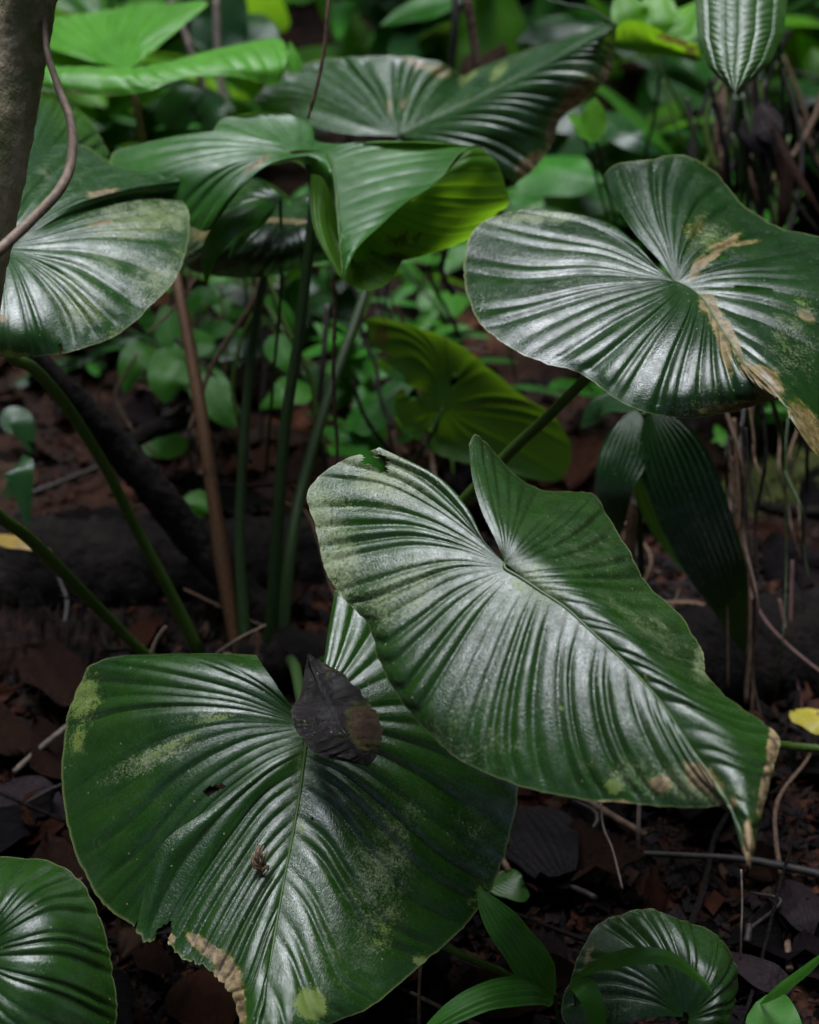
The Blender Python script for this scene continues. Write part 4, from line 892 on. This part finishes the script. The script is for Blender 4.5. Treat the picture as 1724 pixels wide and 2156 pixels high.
for i, (q_, r_, m_, lab) in enumerate((
    ([(1630,1765-200,1.3),(1680,1772-200,1.28),(1760,1778-200,1.26)], .004, M_PETB, 'green stalk at the right edge beside the front leaf tip'),
    ([(30,1625,1.5),(80,1580,1.5),(135,1535,1.5),(180,1500,1.52)], .0035, M_TWIGP, 'pale stick lying left of the low leaf'),
    ([(55,1690,1.42),(110,1660,1.42),(150,1645,1.42)], .002, M_TWIGD, 'thin stick lying under the pale stick'),
    ([(1560,1830,1.2),(1562,1900,1.2),(1560,1960,1.2),(1558,2020,1.21)], .001, M_TWIGP, 'thin pale rootlet below the front leaf tip'),
    ([(1345,1690,1.35),(1344,1740,1.35),(1343,1786,1.36)], .0022, M_TWIGP, 'short pale upright stem below the front leaf'),
    ([(1265,1690,1.34),(1270,1740,1.34),(1290,1790,1.33),(1310,1870,1.31)], .001, M_TWIGP, 'hair thin root below the front leaf'),
    ([(430,1020,1.75),(500,1025,1.74),(570,1020,1.74),(640,1012,1.74),(690,1020,1.75)], .0025, M_BARK, 'thin dark stick lying across the central stalks'),
    ([(1150,0,1.9),(1190,10,1.9),(1240,20,1.9),(1300,55,1.9)], .002, M_PET, 'thin dark stem leaning to the twisted leaf tip'),
    ([(690,640,1.85),(680,760,1.85),(672,880,1.87),(690,1000,1.9)], .004, M_TWIGD, 'lichen dotted dark stick among the central stalks'),
    ([(560,640,1.95),(600,700,1.93),(650,760,1.93),(690,790,1.93)], .002, M_PETB, 'yellow green thin stem slanting between the central stalks'),
    ([(740,800,1.85),(770,880,1.85),(820,950,1.87)], .003, M_BARK, 'dark stick slanting behind the top of the front leaf'),
    ([(940,520,1.9),(930,570,1.9),(955,620,1.9)], .004, M_BARK, 'black curled root in the gap left of the right leaf'),
    ([(318,1375,1.5),(330,1345,1.5),(350,1318,1.5)], .0022, M_VINE, 'small tan splinter standing behind the low leaf'),
    ([(455,1375,1.55),(500,1345,1.55),(560,1315,1.56)], .0012, M_VINE, 'fine tan twig at the foot of the stalks'),
    ([(470,1375,1.5),(478,1375,1.5),(1480,1990,1.15)][0:2] + [(486,1376,1.5)], .0008, M_VINE, 'tiny bit of twig at the top rim of the low leaf'))):
    wob_tube('twig', q_, r_, m_, lab, 'twig', n=24, sides=8, seed=20 + i)

# --- dead fibrous stalks on the right
db = empty('dead_stalk_clump', P(1570, 1600, 1.62), 'hanging bundle of dry brown leaf sheaths right of the palm seedling', 'dead plant')
for i, (q_, r_) in enumerate((([(1545,880,1.6),(1552,1000,1.6),(1562,1150,1.6),(1580,1300,1.6),(1570,1480,1.6)], .004), ([(1560,890,1.61),(1570,1050,1.61),(1582,1200,1.61),(1598,1330,1.61)], .003),
    ([(1540,960,1.62),(1560,1100,1.62),(1575,1250,1.62),(1585,1450,1.62),(1572,1590,1.62)], .0025), ([(1570,900,1.62),(1575,980,1.62),(1590,1100,1.62),(1596,1220,1.62)], .002), ([(1530,880,1.64),(1540,1000,1.64),(1560,1140,1.64)], .003))):
    q_ = np.array(q_, float); tube('stalk', P(q_[:,0],q_[:,1],q_[:,2]), r_, M_DRY if i % 2 == 0 else M_TWIGD, db, n=50, sides=8, rough=.12, seed=i, flat=.45)
ribbon('leaf_sheath', [(1335,1060,1.5),(1328,1130,1.5),(1330,1200,1.5),(1360,1270,1.5)], .012, M_DEAD[3], db, 'strap', fold=.3)
rt = np.random.default_rng(77)
for i in range(17):
    x0 = rt.choice([1535, 1575, 1610, 1690]) + rt.normal() * 18; y0 = 820 + rt.uniform(0, 40); y1 = y0 + rt.uniform(160, 720); d_ = rt.uniform(1.55, 1.72); dx = rt.normal() * 60
    q_ = np.array([(x0 + dx * f + 16 * math.sin(5 * f + i) * rt.random() + rt.normal() * 6, y0 + (y1 - y0) * f, d_ + .03 * rt.normal()) for f in np.linspace(0, 1, 6)])
    tube('root', P(q_[:,0],q_[:,1],q_[:,2]), np.linspace(rt.uniform(.0012, .0032), .0007, 4), [M_TWIGD, M_DRY, M_TWIGR, M_TWIG, M_BARK, M_PET][int(rt.choice(6, p=[.3, .15, .15, .15, .15, .1]))], db, n=40, sides=7, rough=.12, seed=i)
tg = empty('liana_tangle', P(1690, 620, 2.05), 'tangle of thin stems and lianas at the upper right edge', 'vine')
for i in range(26):
    x0 = rt.uniform(1440, 1760); x1 = x0 + rt.normal() * 90; y0 = rt.uniform(60, 330); y1 = y0 + rt.uniform(120, 420); d_ = rt.uniform(1.9, 2.5); bw = rt.normal() * 40
    q_ = np.array([(x0 + (x1 - x0) * f + bw * math.sin(3.1 * f), y0 + (y1 - y0) * f, d_) for f in np.linspace(0, 1, 6)])
    tube('stem', P(q_[:,0],q_[:,1],q_[:,2]), rt.uniform(.0014, .0045), [M_TWIGD, M_PETB, M_TWIG, M_BARK, M_PET, M_DRY][int(rt.integers(6))], tg, n=30, sides=7, rough=.08, seed=i)
t2 = empty('liana_tangle', P(620, 1080, 1.9), 'tangle of thin stems and rootlets behind the central stalks', 'vine')
for i in range(34):
    x0 = rt.uniform(240, 960); x1 = x0 + rt.normal() * 110; y0 = rt.uniform(430, 720); y1 = y0 + rt.uniform(150, 480); d_ = rt.uniform(1.75, 2.5); bw = rt.normal() * 40
    if x0 < 400: y0 += 180
    q_ = np.array([(x0 + (x1 - x0) * f + bw * math.sin(3.1 * f) + rt.normal() * 5, y0 + (y1 - y0) * f, min(d_, gd(x0, y0 + (y1 - y0) * f, .03))) for f in np.linspace(0, 1, 6)])
    tube('stem', P(q_[:,0],q_[:,1],q_[:,2]), rt.uniform(.0011, .0036), [M_TWIGD, M_PETB, M_TWIG, M_BARK, M_VINE, M_DRY][int(rt.integers(6))], t2, n=30, sides=7, rough=.1, seed=i)
wob_tube('rotting_log', [(-300,1430,1.66),(-60,1425,1.69),(140,1430,1.71),(300,1450,1.74),(420,1470,1.78)], [.075,.078,.075,.07,.05], M_ROT, 'crumbling red brown log left of the plant base', 'log', rough=.09, n=140, sides=44)
# --- dead root mass at the upper right
rm = empty('dead_palm_stump', P(1560, 520, 2.1), 'ragged dead stump of dark fibres and stalks behind the right leaf', 'stump')
rr_ = np.random.default_rng(5)
for i in range(26):
    x0 = 1490 + rr_.uniform(0, 150); x1 = x0 + rr_.uniform(-40, 60); y0 = 150 + rr_.uniform(0, 150); y1 = 380 + rr_.uniform(0, 150); d_ = rr_.uniform(1.95, 2.15)
    q_ = np.array([(x0,y0,d_),((x0+x1)/2+rr_.uniform(-12,12),(y0+y1)/2,d_),(x1,y1,d_+.05)])
    tube('fibre', P(q_[:,0],q_[:,1],q_[:,2]), [.003,.0045,.0025], [M_TWIGD, M_TWIGD, M_DRY, M_BARK, M_PET][i % 5], rm, n=24, sides=7, rough=.15, seed=i)
for i, ax in enumerate(([(1600,215,1.95),(1630,250,1.93),(1655,280,1.92)], [(1590,235,1.95),(1620,275,1.93),(1650,300,1.93)], [(1570,250,1.95),(1590,285,1.94),(1620,330,1.94)])):
    ribbon('dead_scale', ax, .03, M_DEAD[4], rm, 'oval', fold=.5, n=14, seed=i)
ribbon('dead_scale', [(1645,290,1.9),(1655,360,1.9),(1650,440,1.9),(1630,500,1.92)], .02, M_DEAD[0], rm, 'strap', fold=.6)
ribbon('dead_scale', [(1620,240,1.88),(1660,330,1.86),(1700,400,1.85),(1740,470,1.85)], .012, M_DEAD[0], rm, 'lance', fold=.5)

# ==================================================================== DEAD LEAVES
gd1 = [[(649,1376,1.170),(649,1378,1.170),(648,1380,1.170)], [(655,1405,1.158),(648,1415,1.160),(640,1425,1.162)], [(675,1450,1.138),(655,1460,1.142),(632,1468,1.150)], [(695,1490,1.120),(655,1500,1.125),(611,1502,1.136)],
 [(715,1525,1.108),(675,1540,1.112),(632,1550,1.122)], [(738,1560,1.098),(705,1575,1.103),(668,1588,1.112)], [(757,1585,1.093),(740,1593,1.097),(722,1600,1.103)], [(776,1605,1.09),(776,1608,1.09),(776,1612,1.09)]]
gd2 = [[(649,1376,1.170),(650,1377,1.170),(651,1379,1.170)], [(655,1405,1.158),(668,1402,1.158),(682,1400,1.160)], [(675,1450,1.138),(700,1438,1.138),(727,1428,1.146)], [(695,1490,1.120),(730,1475,1.120),(768,1470,1.130)],
 [(715,1525,1.108),(755,1510,1.106),(798,1512,1.118)], [(738,1560,1.098),(772,1550,1.098),(808,1555,1.108)], [(757,1585,1.093),(776,1582,1.092),(794,1588,1.098)], [(776,1605,1.09),(777,1608,1.09),(778,1612,1.09)]]
d1 = dpatch(gd1, pv=2.2, seed=201, amp=.10, rag=.05, nt=40, sv=10, crumple=.0010); d2 = dpatch(gd2, pv=2.2, seed=202, amp=.10, rag=.06, nt=40, sv=10, crumple=.0010)
M_DEADL = leaf_mat('dead_leaf_dark_wet', (.0035, .002, .0018), (.011, .006, .006), None, rough=.36, transl=.03, dust=-.3, bump=.7, spec=.5, wear_cols=((.03, .014, .007), (.07, .035, .015)))
tag(blade('dead_leaf', None, M_DEADL, [d1, d2], P(700, 1490, 1.12), wear=[(770, 1530, 36, 50, -20, .8), (690, 1400, 20, 30, 0, .4)], wet=[(665, 1530, 40, 40, 30, .55)], algae=[(690, 1530, 20, 14, 30, .4)], holes=[(718, 1548, 8, 5, 40), (640, 1520, 5, 4, 10), (775, 1570, 6, 4, 10)]), 'dark curled dead leaf resting on the low leaf under the front leaf', 'dead leaf')
sc_ = empty('plant_debris', P(552, 1830, 1.085), 'small dry rootlet scrap lying on the low leaf', 'debris')
for i in range(9):
    a0 = rr_.uniform(0, 6.28); q_ = np.array([(552+rr_.uniform(-8,8),1828+rr_.uniform(-10,12),1.108),(550+14*math.cos(a0),1820+22*math.sin(a0),1.102),(548+20*math.cos(a0+.4),1812+34*math.sin(a0+.4),1.105)])
    tube('rootlet', P(q_[:,0],q_[:,1],q_[:,2]), [.0016,.0011,.0006], M_DRY, sc_, n=10, sides=6, rough=.2, seed=i)
def ground_leaf(name, q0, q1, width, mat, label, lift=.02, fold=.2, prof='oval', cup=.1, pleat=9):
    z0 = z1 = lift; pts = []
    for f in np.linspace(0, 1, 4):
        x = q0[0] + (q1[0] - q0[0]) * f; y = q0[1] + (q1[1] - q0[1]) * f
        d = gd(x, y, .03); p = P(x, y, d); p[2] = 0
        d = gd(x, y, float(hgt(p[0], p[1])) + lift + .01 * math.sin(3.1 * f)); pts.append((x, y, d))
    return tag(ribbon(name, pts, width, mat, None, prof, fold=fold, nu=29, n=22, face=(0.0, -.2, 1), cup=cup, pleat=pleat, pamp=.05), label, 'dead leaf')
ground_leaf('dead_leaf', (0, 1655), (150, 1720), .06, M_DEAD[4], 'wet violet brown dead leaf on the ground left of the low leaf', .02)
ground_leaf('dead_leaf', (420, 2040), (460, 2190), .07, M_DEAD[2], 'rust brown dead leaf under the torn edge of the low leaf', .03)
ground_leaf('dead_leaf', (1090, 1700), (1195, 1870), .085, M_DEAD[1], 'large black dead leaf on the ground below the front leaf', .03, .1)
ground_leaf('dead_leaf', (1660, 1850), (1710, 1970), .045, M_DEAD[4], 'pale violet dead leaf on the ground at the right edge', .03, .3)
ground_leaf('dead_leaf', (1700, 1490), (1740, 1540), .05, M_YEL, 'yellow fallen leaf at the right edge', .06)
ground_leaf('fallen_leaf_piece', (1035, 1845), (1115, 1885), .035, M_LADDER, 'pale green piece of leaf lying right of the low leaf', .03, 0, 'strap')
ground_leaf('dead_leaf', (1670, 2080), (1500, 1995), .03, M_DEAD[4], 'small greyish dead leaf near the lower right grass blade', .02)
ground_leaf('dead_leaf', (-20, 1128), (108, 1158), .022, M_RUSTY, 'yellowing leaf below the left stalk at the left edge', .12)

def litter_mesh(i):
    r = np.random.default_rng(900 + i); L = 1.0; n, m = 10, 7
    t = np.linspace(0, 1, n); w = np.sin(np.pi * t ** r.uniform(.6, .9)) ** .8 * r.uniform(.2, .32) + .004; u_ = np.linspace(-1, 1, m)
    V = np.zeros((n, m, 3)); V[..., 0] = u_[None] * w[:, None]; V[..., 1] = t[:, None] - .5
    V[..., 2] = r.uniform(-.5, .9) * np.abs(V[..., 0]) + r.uniform(-.8, .7) * (t[:, None] - .5) ** 2 + .05 * r.normal(size=(n, m)) * .6
    V[..., 2] += .016 * np.sin(2 * np.pi * (5 * t[:, None] - 1.1 * np.abs(u_)[None])) * np.abs(u_)[None] + r.uniform(-.12, .12) * np.sign(u_)[None] * (np.abs(u_)[None] > .9) * r.random((n, 1)) - .1 * w[:, None] * (np.abs(u_)[None] < .05)
    V[..., 0] += .02 * r.normal(size=(n, 1)) * np.abs(u_)[None]
    V[..., 0] += r.uniform(-.2, .2) * (t[:, None] - .5) ** 2
    me = bpy.data.meshes.new('dead_leaf'); me.from_pydata(V.reshape(-1, 3).tolist(), [], [tuple(f) for f in grid_faces(n, m)]); 
    me.polygons.foreach_set('use_smooth', np.ones(len(me.polygons), bool)); return me
LM = [litter_mesh(i) for i in range(10)]
LMM = {}
def litter_variant(i, k):
    if (i, k) not in LMM:
        me = LM[i].copy(); me.materials.append(M_DEAD[k]); LMM[(i, k)] = me
    return LMM[(i, k)]
r = np.random.default_rng(44)
cnt = 0
LAB = {0: 'brown dead leaf lying in the leaf litter', 1: 'black wet dead leaf lying in the leaf litter', 2: 'rust coloured dead leaf lying in the leaf litter', 3: 'tan dead leaf lying in the leaf litter', 4: 'violet grey dead leaf lying in the leaf litter'}
def zone(x, y):
    if y > 1850: return 'at the foot of the picture' if 0 else ('under the low leaf' if x < 620 else ('right of the low leaf' if x < 1180 else 'around the small lower right plant'))
    if y > 1560: return 'left of the low leaf' if x < 300 else ('below the front leaf' if x < 1480 else 'right of the front leaf tip')
    if y > 1200: return 'in front of the rotting log' if x < 560 else 'by the dark right log'
    if y > 900: return 'beside the leaning dark branch' if x < 480 else ('behind the central stalks' if x < 900 else 'near the mossy log')
    return 'beyond the left stalks' if x < 420 else ('far behind the central stalks' if x < 900 else 'far behind the right leaf')
while cnt < 285:
    x = r.uniform(-60, 1780); y = r.uniform(560, 2160) if r.random() < .75 else r.uniform(560, 1250)
    d = gd(x, y); p = P(x, y, d)
    if d > 4: continue
    z = float(hgt(p[0], p[1])); k = int(r.choice(5, p=[.3, .28, .22, .08, .12]))
    o = bpy.data.objects.new('dead_leaf', litter_variant(int(r.integers(10)), k)); COL.objects.link(o)
    o.location = (p[0], p[1], z + r.uniform(.008, .03)); s_ = r.uniform(.05, .13); o.scale = (s_, s_, s_)
    o.rotation_euler = (r.normal() * .3, r.normal() * .3, r.uniform(0, 6.28)); tag(o, ('large ' if s_ > .095 else 'middling ' if s_ > .072 else 'small ') + LAB[k].replace('lying in the leaf litter', 'lying ' + zone(x, y)), 'dead leaf', 'dead leaves in the litter'); cnt += 1
TWM = [M_TWIGD, M_TWIG, M_BARK, M_TWIGP, M_DRY]; TWN = ['dark', 'brown', 'black', 'pale', 'dry tan']
for i in range(46):
    x = r.uniform(-20, 1740); y = r.uniform(620, 1560) if i % 3 else r.uniform(1560, 2150)
    p = P(x, y, gd(x, y)); a_ = r.uniform(0, 3.14); L = r.uniform(.08, .45); k = int(r.choice(5, p=[.45, .2, .25, .0, .1]))
    pts = []
    for f in np.linspace(-.5, .5, 5):
        q0, q1 = p[0] + f * L * math.cos(a_) + r.normal() * .012, p[1] + f * L * math.sin(a_) + r.normal() * .012
        pts.append((q0, q1, float(hgt(q0, q1)) + .015 + .03 * r.random() + max(0, f) * r.uniform(0, .12)))
    tag(tube('twig', pts, np.linspace(r.uniform(.002, .005), .0012, 5), TWM[k], None, n=26, sides=7, rough=.08, seed=i), ('short ' if L < .2 else 'long ' if L > .33 else '') + TWN[k] + ' fallen twig lying ' + zone(x, y), 'twig', 'fallen twigs on the forest floor')
# crumbs and fragments nobody could count
def crumbs(n, seed, far=5.5):
    r = np.random.default_rng(seed)
    y = r.uniform(.3, far, n); x = r.uniform(-1, 1, n) * (.35 * y + .3); z = hgt(x, y) + r.uniform(0, .012, n)
    s = r.uniform(.003, .012, n) * np.where(r.random(n) < .1, 1.8, 1); a = r.uniform(0, 6.28, n); el = r.uniform(1, 4.5, n); ti = r.normal(size=(n, 2)) * .4
    ca, sa = np.cos(a), np.sin(a); V = np.zeros((n, 4, 3))
    for j, (u_, w_) in enumerate(((-1, 0), (0, -.45), (1, 0), (0, .45))):
        lx = u_ * s; ly = w_ * s * 2 / el * 1.2; V[:, j, 0] = x + lx * ca - ly * sa; V[:, j, 1] = y + lx * sa + ly * ca; V[:, j, 2] = z + lx * ti[:, 0] + ly * ti[:, 1] + (.15 * s if j % 2 else 0)
    return V.reshape(-1, 3), np.arange(n * 4).reshape(n, 4)
for i, (k, n) in enumerate(((0, 17000), (1, 17000), (2, 12000), (3, 900), (4, 4000))):
    V_, f_ = crumbs(n, 300 + i, 1.7 if k in (1, 4) else 5.5); tag(mesh_obj('leaf_litter', V_, f_, M_DEAD[k], origin=np.zeros(3), smooth=False), kind='stuff')

# ==================================================================== BACKGROUND FOREST
r = np.random.default_rng(12)
trees = [(-1.6, 5.2, .16), (-.55, 6.0, .10), (.95, 5.0, .22), (2.6, 6.5, .2), (-3.2, 7, .25), (.2, 8, .2), (1.9, 9, .3), (-1.2, 10, .25), (3.8, 4.6, .18), (-3.6, 3.4, .15), (-2.2, 8.5, .2), (.7, 11, .3), (-.1, 5.6, .07), (3.0, 10, .25)]
def shade_crown(x, y, z, R, n, seed):  # unseen leaf mass, added to block sky light from the sides
    q = np.random.default_rng(seed); d = q.normal(size=(n, 3)); d /= np.linalg.norm(d, axis=1)[:, None]
    cl = q.normal(size=(14, 3)) * .55
    c = cl[q.integers(14, size=n)] * R + d * (q.random(n) ** .4)[:, None] * R * .45; c[:, 2] *= .7; c += [x, y, z]
    hh_ = c[:, 2] - .6; ax = np.array([0.0, 1.35, .6])[None] + hh_[:, None] * np.array([sdir.x / sdir.z, sdir.y / sdir.z, 1.0])[None]     # hole cut along the sun direction so its light gets through
    keep = (np.linalg.norm((c - ax)[:, :2], axis=1) > .75 + .46 * np.maximum(hh_, 0)) & (c[:, 2] > .9); c = c[keep]; d = d[keep]; n = len(c)
    s_ = q.uniform(.10, .26, n); a = q.normal(size=(n, 3)); a[:, 2] *= .4; a /= np.linalg.norm(a, axis=1)[:, None]; b = np.cross(a, q.normal(size=(n, 3)) * .3 + [0, 0, 1]); b /= np.linalg.norm(b, axis=1)[:, None]
    V = np.stack([c - a * s_[:, None], c + b * (.4 * s_)[:, None], c + a * s_[:, None], c - b * (.4 * s_)[:, None]], 1)
    return V.reshape(-1, 3), np.arange(n * 4).reshape(n, 4)
TL = ['slender', 'grey', 'thick dark', 'stout', 'broad', 'distant', 'leaning', 'far', 'smooth', 'near left', 'shaded', 'farthest', 'thin pale', 'right background']
for i, (x, y, rad) in enumerate(trees):
    z = float(hgt(x, y)); t_ = empty('tree', (x, y, z), f'{TL[i]} forest tree trunk in the blurred background', 'tree')
    if y > 6.4: V_, f_ = shade_crown(x, y, z + 4.2, 2.4, 3800, 600 + i); mesh_obj('shade_crown', V_, f_, M_WILD2, t_, origin=np.array([x, y, z + 5.0]), smooth=False)['kind'] = 'stuff'  # leaves above the view, added to cut down sky light
    tube('trunk', [(x, y, z - .2), (x + r.normal() * .03, y, z + .8), (x + r.normal() * .08, y, z + 2.5), (x + r.normal() * .2, y, z + 7)], [rad * 1.25, rad, rad * .9, rad * .7], [M_BARK, M_TRUNK][i % 2], t_, n=40, sides=18, rough=.04, seed=i)
def bgleaf_mesh(kind, mat, seed):
    r = np.random.default_rng(seed); n, m = 12, 9
    t = np.linspace(0, 1, n); C = np.stack([0 * t, t * .95, .12 * t - .35 * t ** 2], -1)
    o = ribbon_w('leaf', C, {'oval': .42, 'lance': .25, 'strap': .13, 'heart': .7}[kind], mat, None, kind, fold=.25, pleat=0, nu=m, face=(0, -.01, 1), seed=seed)
    me = o.data; bpy.data.objects.remove(o); return me
BGL = {(k, j): bgleaf_mesh(k, m, 50 + j) for k in ('oval', 'lance', 'strap', 'heart') for j, m in enumerate((M_WILD, M_WILD2, M_LIME, M_GRASS))}
def bush(x, y, kind, j, nl, L, hh, label, spread=1.0):
    z = float(hgt(x, y)); b = empty('shrub', (x, y, z), label, 'plant', 'undergrowth plants in the background')
    tube('stem', [(x, y, z - .02), (x + .02, y, z + hh * .5), (x + r.normal() * .05, y, z + hh)], [min(.008, L * .02), min(.006, L * .016), min(.003, L * .01)], M_PET, b, n=12, sides=7)
    for k in range(nl):
        o = bpy.data.objects.new('leaf', BGL[(kind, j)]); COL.objects.link(o); o.parent = b
        f = (k + .5) / nl; o.location = (0.02 * r.normal(), .02 * r.normal(), hh * (.25 + .75 * f)); s_ = L * r.uniform(.7, 1.2); o.scale = (s_, s_, s_)
        o.rotation_euler = (r.uniform(-.1, .9) * spread, r.normal() * .25, k * 2.4 + r.uniform(-.4, .4))
KN = {'oval': 'oval leaved', 'lance': 'narrow leaved', 'strap': 'strap leaved', 'heart': 'heart leaved'}; CN = ['green', 'dark', 'lime', 'fresh green']
used = {}
spots = []
for i in range(190):
    y = 3.0 + 6.5 * r.random() ** 1.3; x = r.uniform(-1, 1) * (.36 * y + .5)
    spots.append((x, y))
for (x, y) in spots:
    if abs(x) > .30 * (y * .87 + .3) + .25: continue
    kind = ['oval', 'lance', 'strap', 'heart'][int(r.choice(4, p=[.35, .25, .15, .25]))]; j = int(r.choice(4, p=[.35, .35, .12, .18])); L = r.uniform(.2, .5)
    bush(x, y, kind, j, int(r.integers(6, 13)), L, r.uniform(.2, 1.1) * min(1, y / 5), ('low ' if y < 4 else 'far ' if y > 6.5 else '') + ('left ' if x < -.8 else 'right ' if x > .8 else 'central ') + f'blurred {CN[j]} {KN[kind]} shrub in the forest background')
shade_trees = [(-4.6, 1.6, .16), (4.8, 1.9, .16), (-4.2, -2.6, .2), (3.9, -2.9, .2), (.2, -5.2, .22), (-5.4, 5.2, .2), (5.6, 5.6, .2)]  # trees outside the view, added to block low sky light
for i, (x, y, rad) in enumerate(shade_trees):
    z = float(hgt(x, y)); t_ = empty('tree', (x, y, z), ['left', 'right', 'rear left', 'rear right', 'rear', 'far left', 'far right'][i] + ' unseen tree added to block sky light around the sun gap', 'tree')
    tube('trunk', [(x, y, z - .2), (x + .05, y, z + 2), (x - .05, y, z + 5)], [rad, rad * .8, rad * .5], M_TRUNK, t_, n=20, sides=14, rough=.04, seed=i)
    for k in range(3):
        V_, f_ = shade_crown(x + r.normal() * .4, y + r.normal() * .4, z + 1.5 + 1.7 * k, 1.9, 3800, 700 + i * 3 + k)
        mesh_obj('shade_crown', V_, f_, M_WILD2, t_, origin=np.array([x, y, z + 2.0 + 1.7 * k]), smooth=False)['kind'] = 'stuff'
for i in range(60):                                            # low herbs on the floor between the stalks and the far shrubs
    x = r.uniform(150, 1700); y = r.uniform(430, 1000); 
    if 250 < x < 700 and y > 900: y -= 300
    p = P(x, y, gd(x, y)); 
    if p[1] > 6: continue
    kind = ['oval', 'lance', 'lance', 'heart'][int(r.integers(4))]; j = int(r.choice(4, p=[.45, .2, .05, .3]))
    bush(p[0], p[1], kind, j, int(r.integers(4, 9)), r.uniform(.06, .16), r.uniform(.06, .3), f'small {CN[j]} {KN[kind]} seedling growing ' + zone(x, y))
# big translucent leaves at the top centre
bgp = empty('large_leaf_plant', (0.12, 3.6, float(hgt(.12, 3.6))), 'tall plant with big yellow green leaves behind the back leaf at the top centre', 'plant')
for ax, w, m in (([(1010,180,3.2),(1030,110,3.2),(1040,30,3.2),(1030,-80,3.2)], .2, M_LIME), ([(900,150,3.3),(890,90,3.3),(870,30,3.3),(850,-60,3.3)], .26, M_WILD),
    ([(960,0,2.6),(900,12,2.6),(850,30,2.6),(800,55,2.6)], .05, M_WILD), ([(760,90,3.4),(735,60,3.4),(705,30,3.4),(660,-20,3.4)], .09, M_LIME), ([(1230,150,3.2),(1200,90,3.2),(1180,60,3.2),(1120,50,3.2)], .12, M_WILD)):
    ribbon('leaf', ax, w, m, bgp, 'oval', fold=.15, nu=9, n=20, face=(.1, -.6, .6))
ribbon('leaf', [(985,190,3.15),(1015,165,3.15),(1040,140,3.15),(1062,90,3.15)], .12, M_DEAD[3], bgp, 'oval', fold=.2, face=(0, -1, .3))
bgr = empty('large_leaf_plant', (0.5, 2.7, float(hgt(.5, 2.7))), 'blurred broad green leaves behind the right leaf', 'plant')
for ax, w, m in (([(1130,330,2.5),(1160,350,2.45),(1210,370,2.42),(1270,380,2.4)], .13, M_WILD), ([(1250,380,2.5),(1210,410,2.45),(1180,440,2.42),(1140,450,2.4)], .11, M_WILD2), ([(1255,235,2.6),(1290,260,2.55),(1330,290,2.5),(1395,330,2.5)], .07, M_WILD2)):
    ribbon('leaf', ax, w, m, bgr, 'oval', fold=.2, nu=9, n=20)
bgl = empty('large_leaf_plant', (-.45, 3.2, float(hgt(-.45, 3.2))), 'blurred pleated dark leaves behind the bright leaf at the top left', 'plant')
for ax, w, m in (([(470,40,2.8),(500,50,2.75),(545,70,2.72),(590,95,2.7)], .12, M_WILD2), ([(430,110,2.7),(460,60,2.7),(480,20,2.7),(500,-40,2.7)], .12, M_WILD2), ([(350,270,2.2),(370,230,2.2),(395,200,2.2),(430,190,2.2)], .07, M_WILD2), ([(420,190,2.2),(435,220,2.2),(440,250,2.2),(430,280,2.2)], .06, M_WILD2)):
    ribbon('leaf', ax, w, m, bgl, 'oval', fold=.2, nu=29, n=24, pleat=9, pamp=.12)
# ==================================================================== things that still share a label: say which, counted from the left
by = {}
for o in list(COL.objects):
    if o.parent is None and 'label' in o: by.setdefault(o['label'], []).append(o)
ORD = ['leftmost', 'second from left', 'third from left', 'fourth from left', 'fifth from left', 'sixth from left', 'seventh from left', 'eighth from left', 'ninth from left', 'tenth from left']
def px_of(o):
    v_ = np.array(o.location) - CL; return CX + F * v_[0] / max(v_ @ FW, .05)
for lab, os_ in by.items():
    if len(os_) < 2: continue
    os_.sort(key=px_of)
    for k, o in enumerate(os_):
        o['label'] = lab + ', ' + (ORD[k] if k < len(os_) - 1 or k == 0 else 'rightmost')
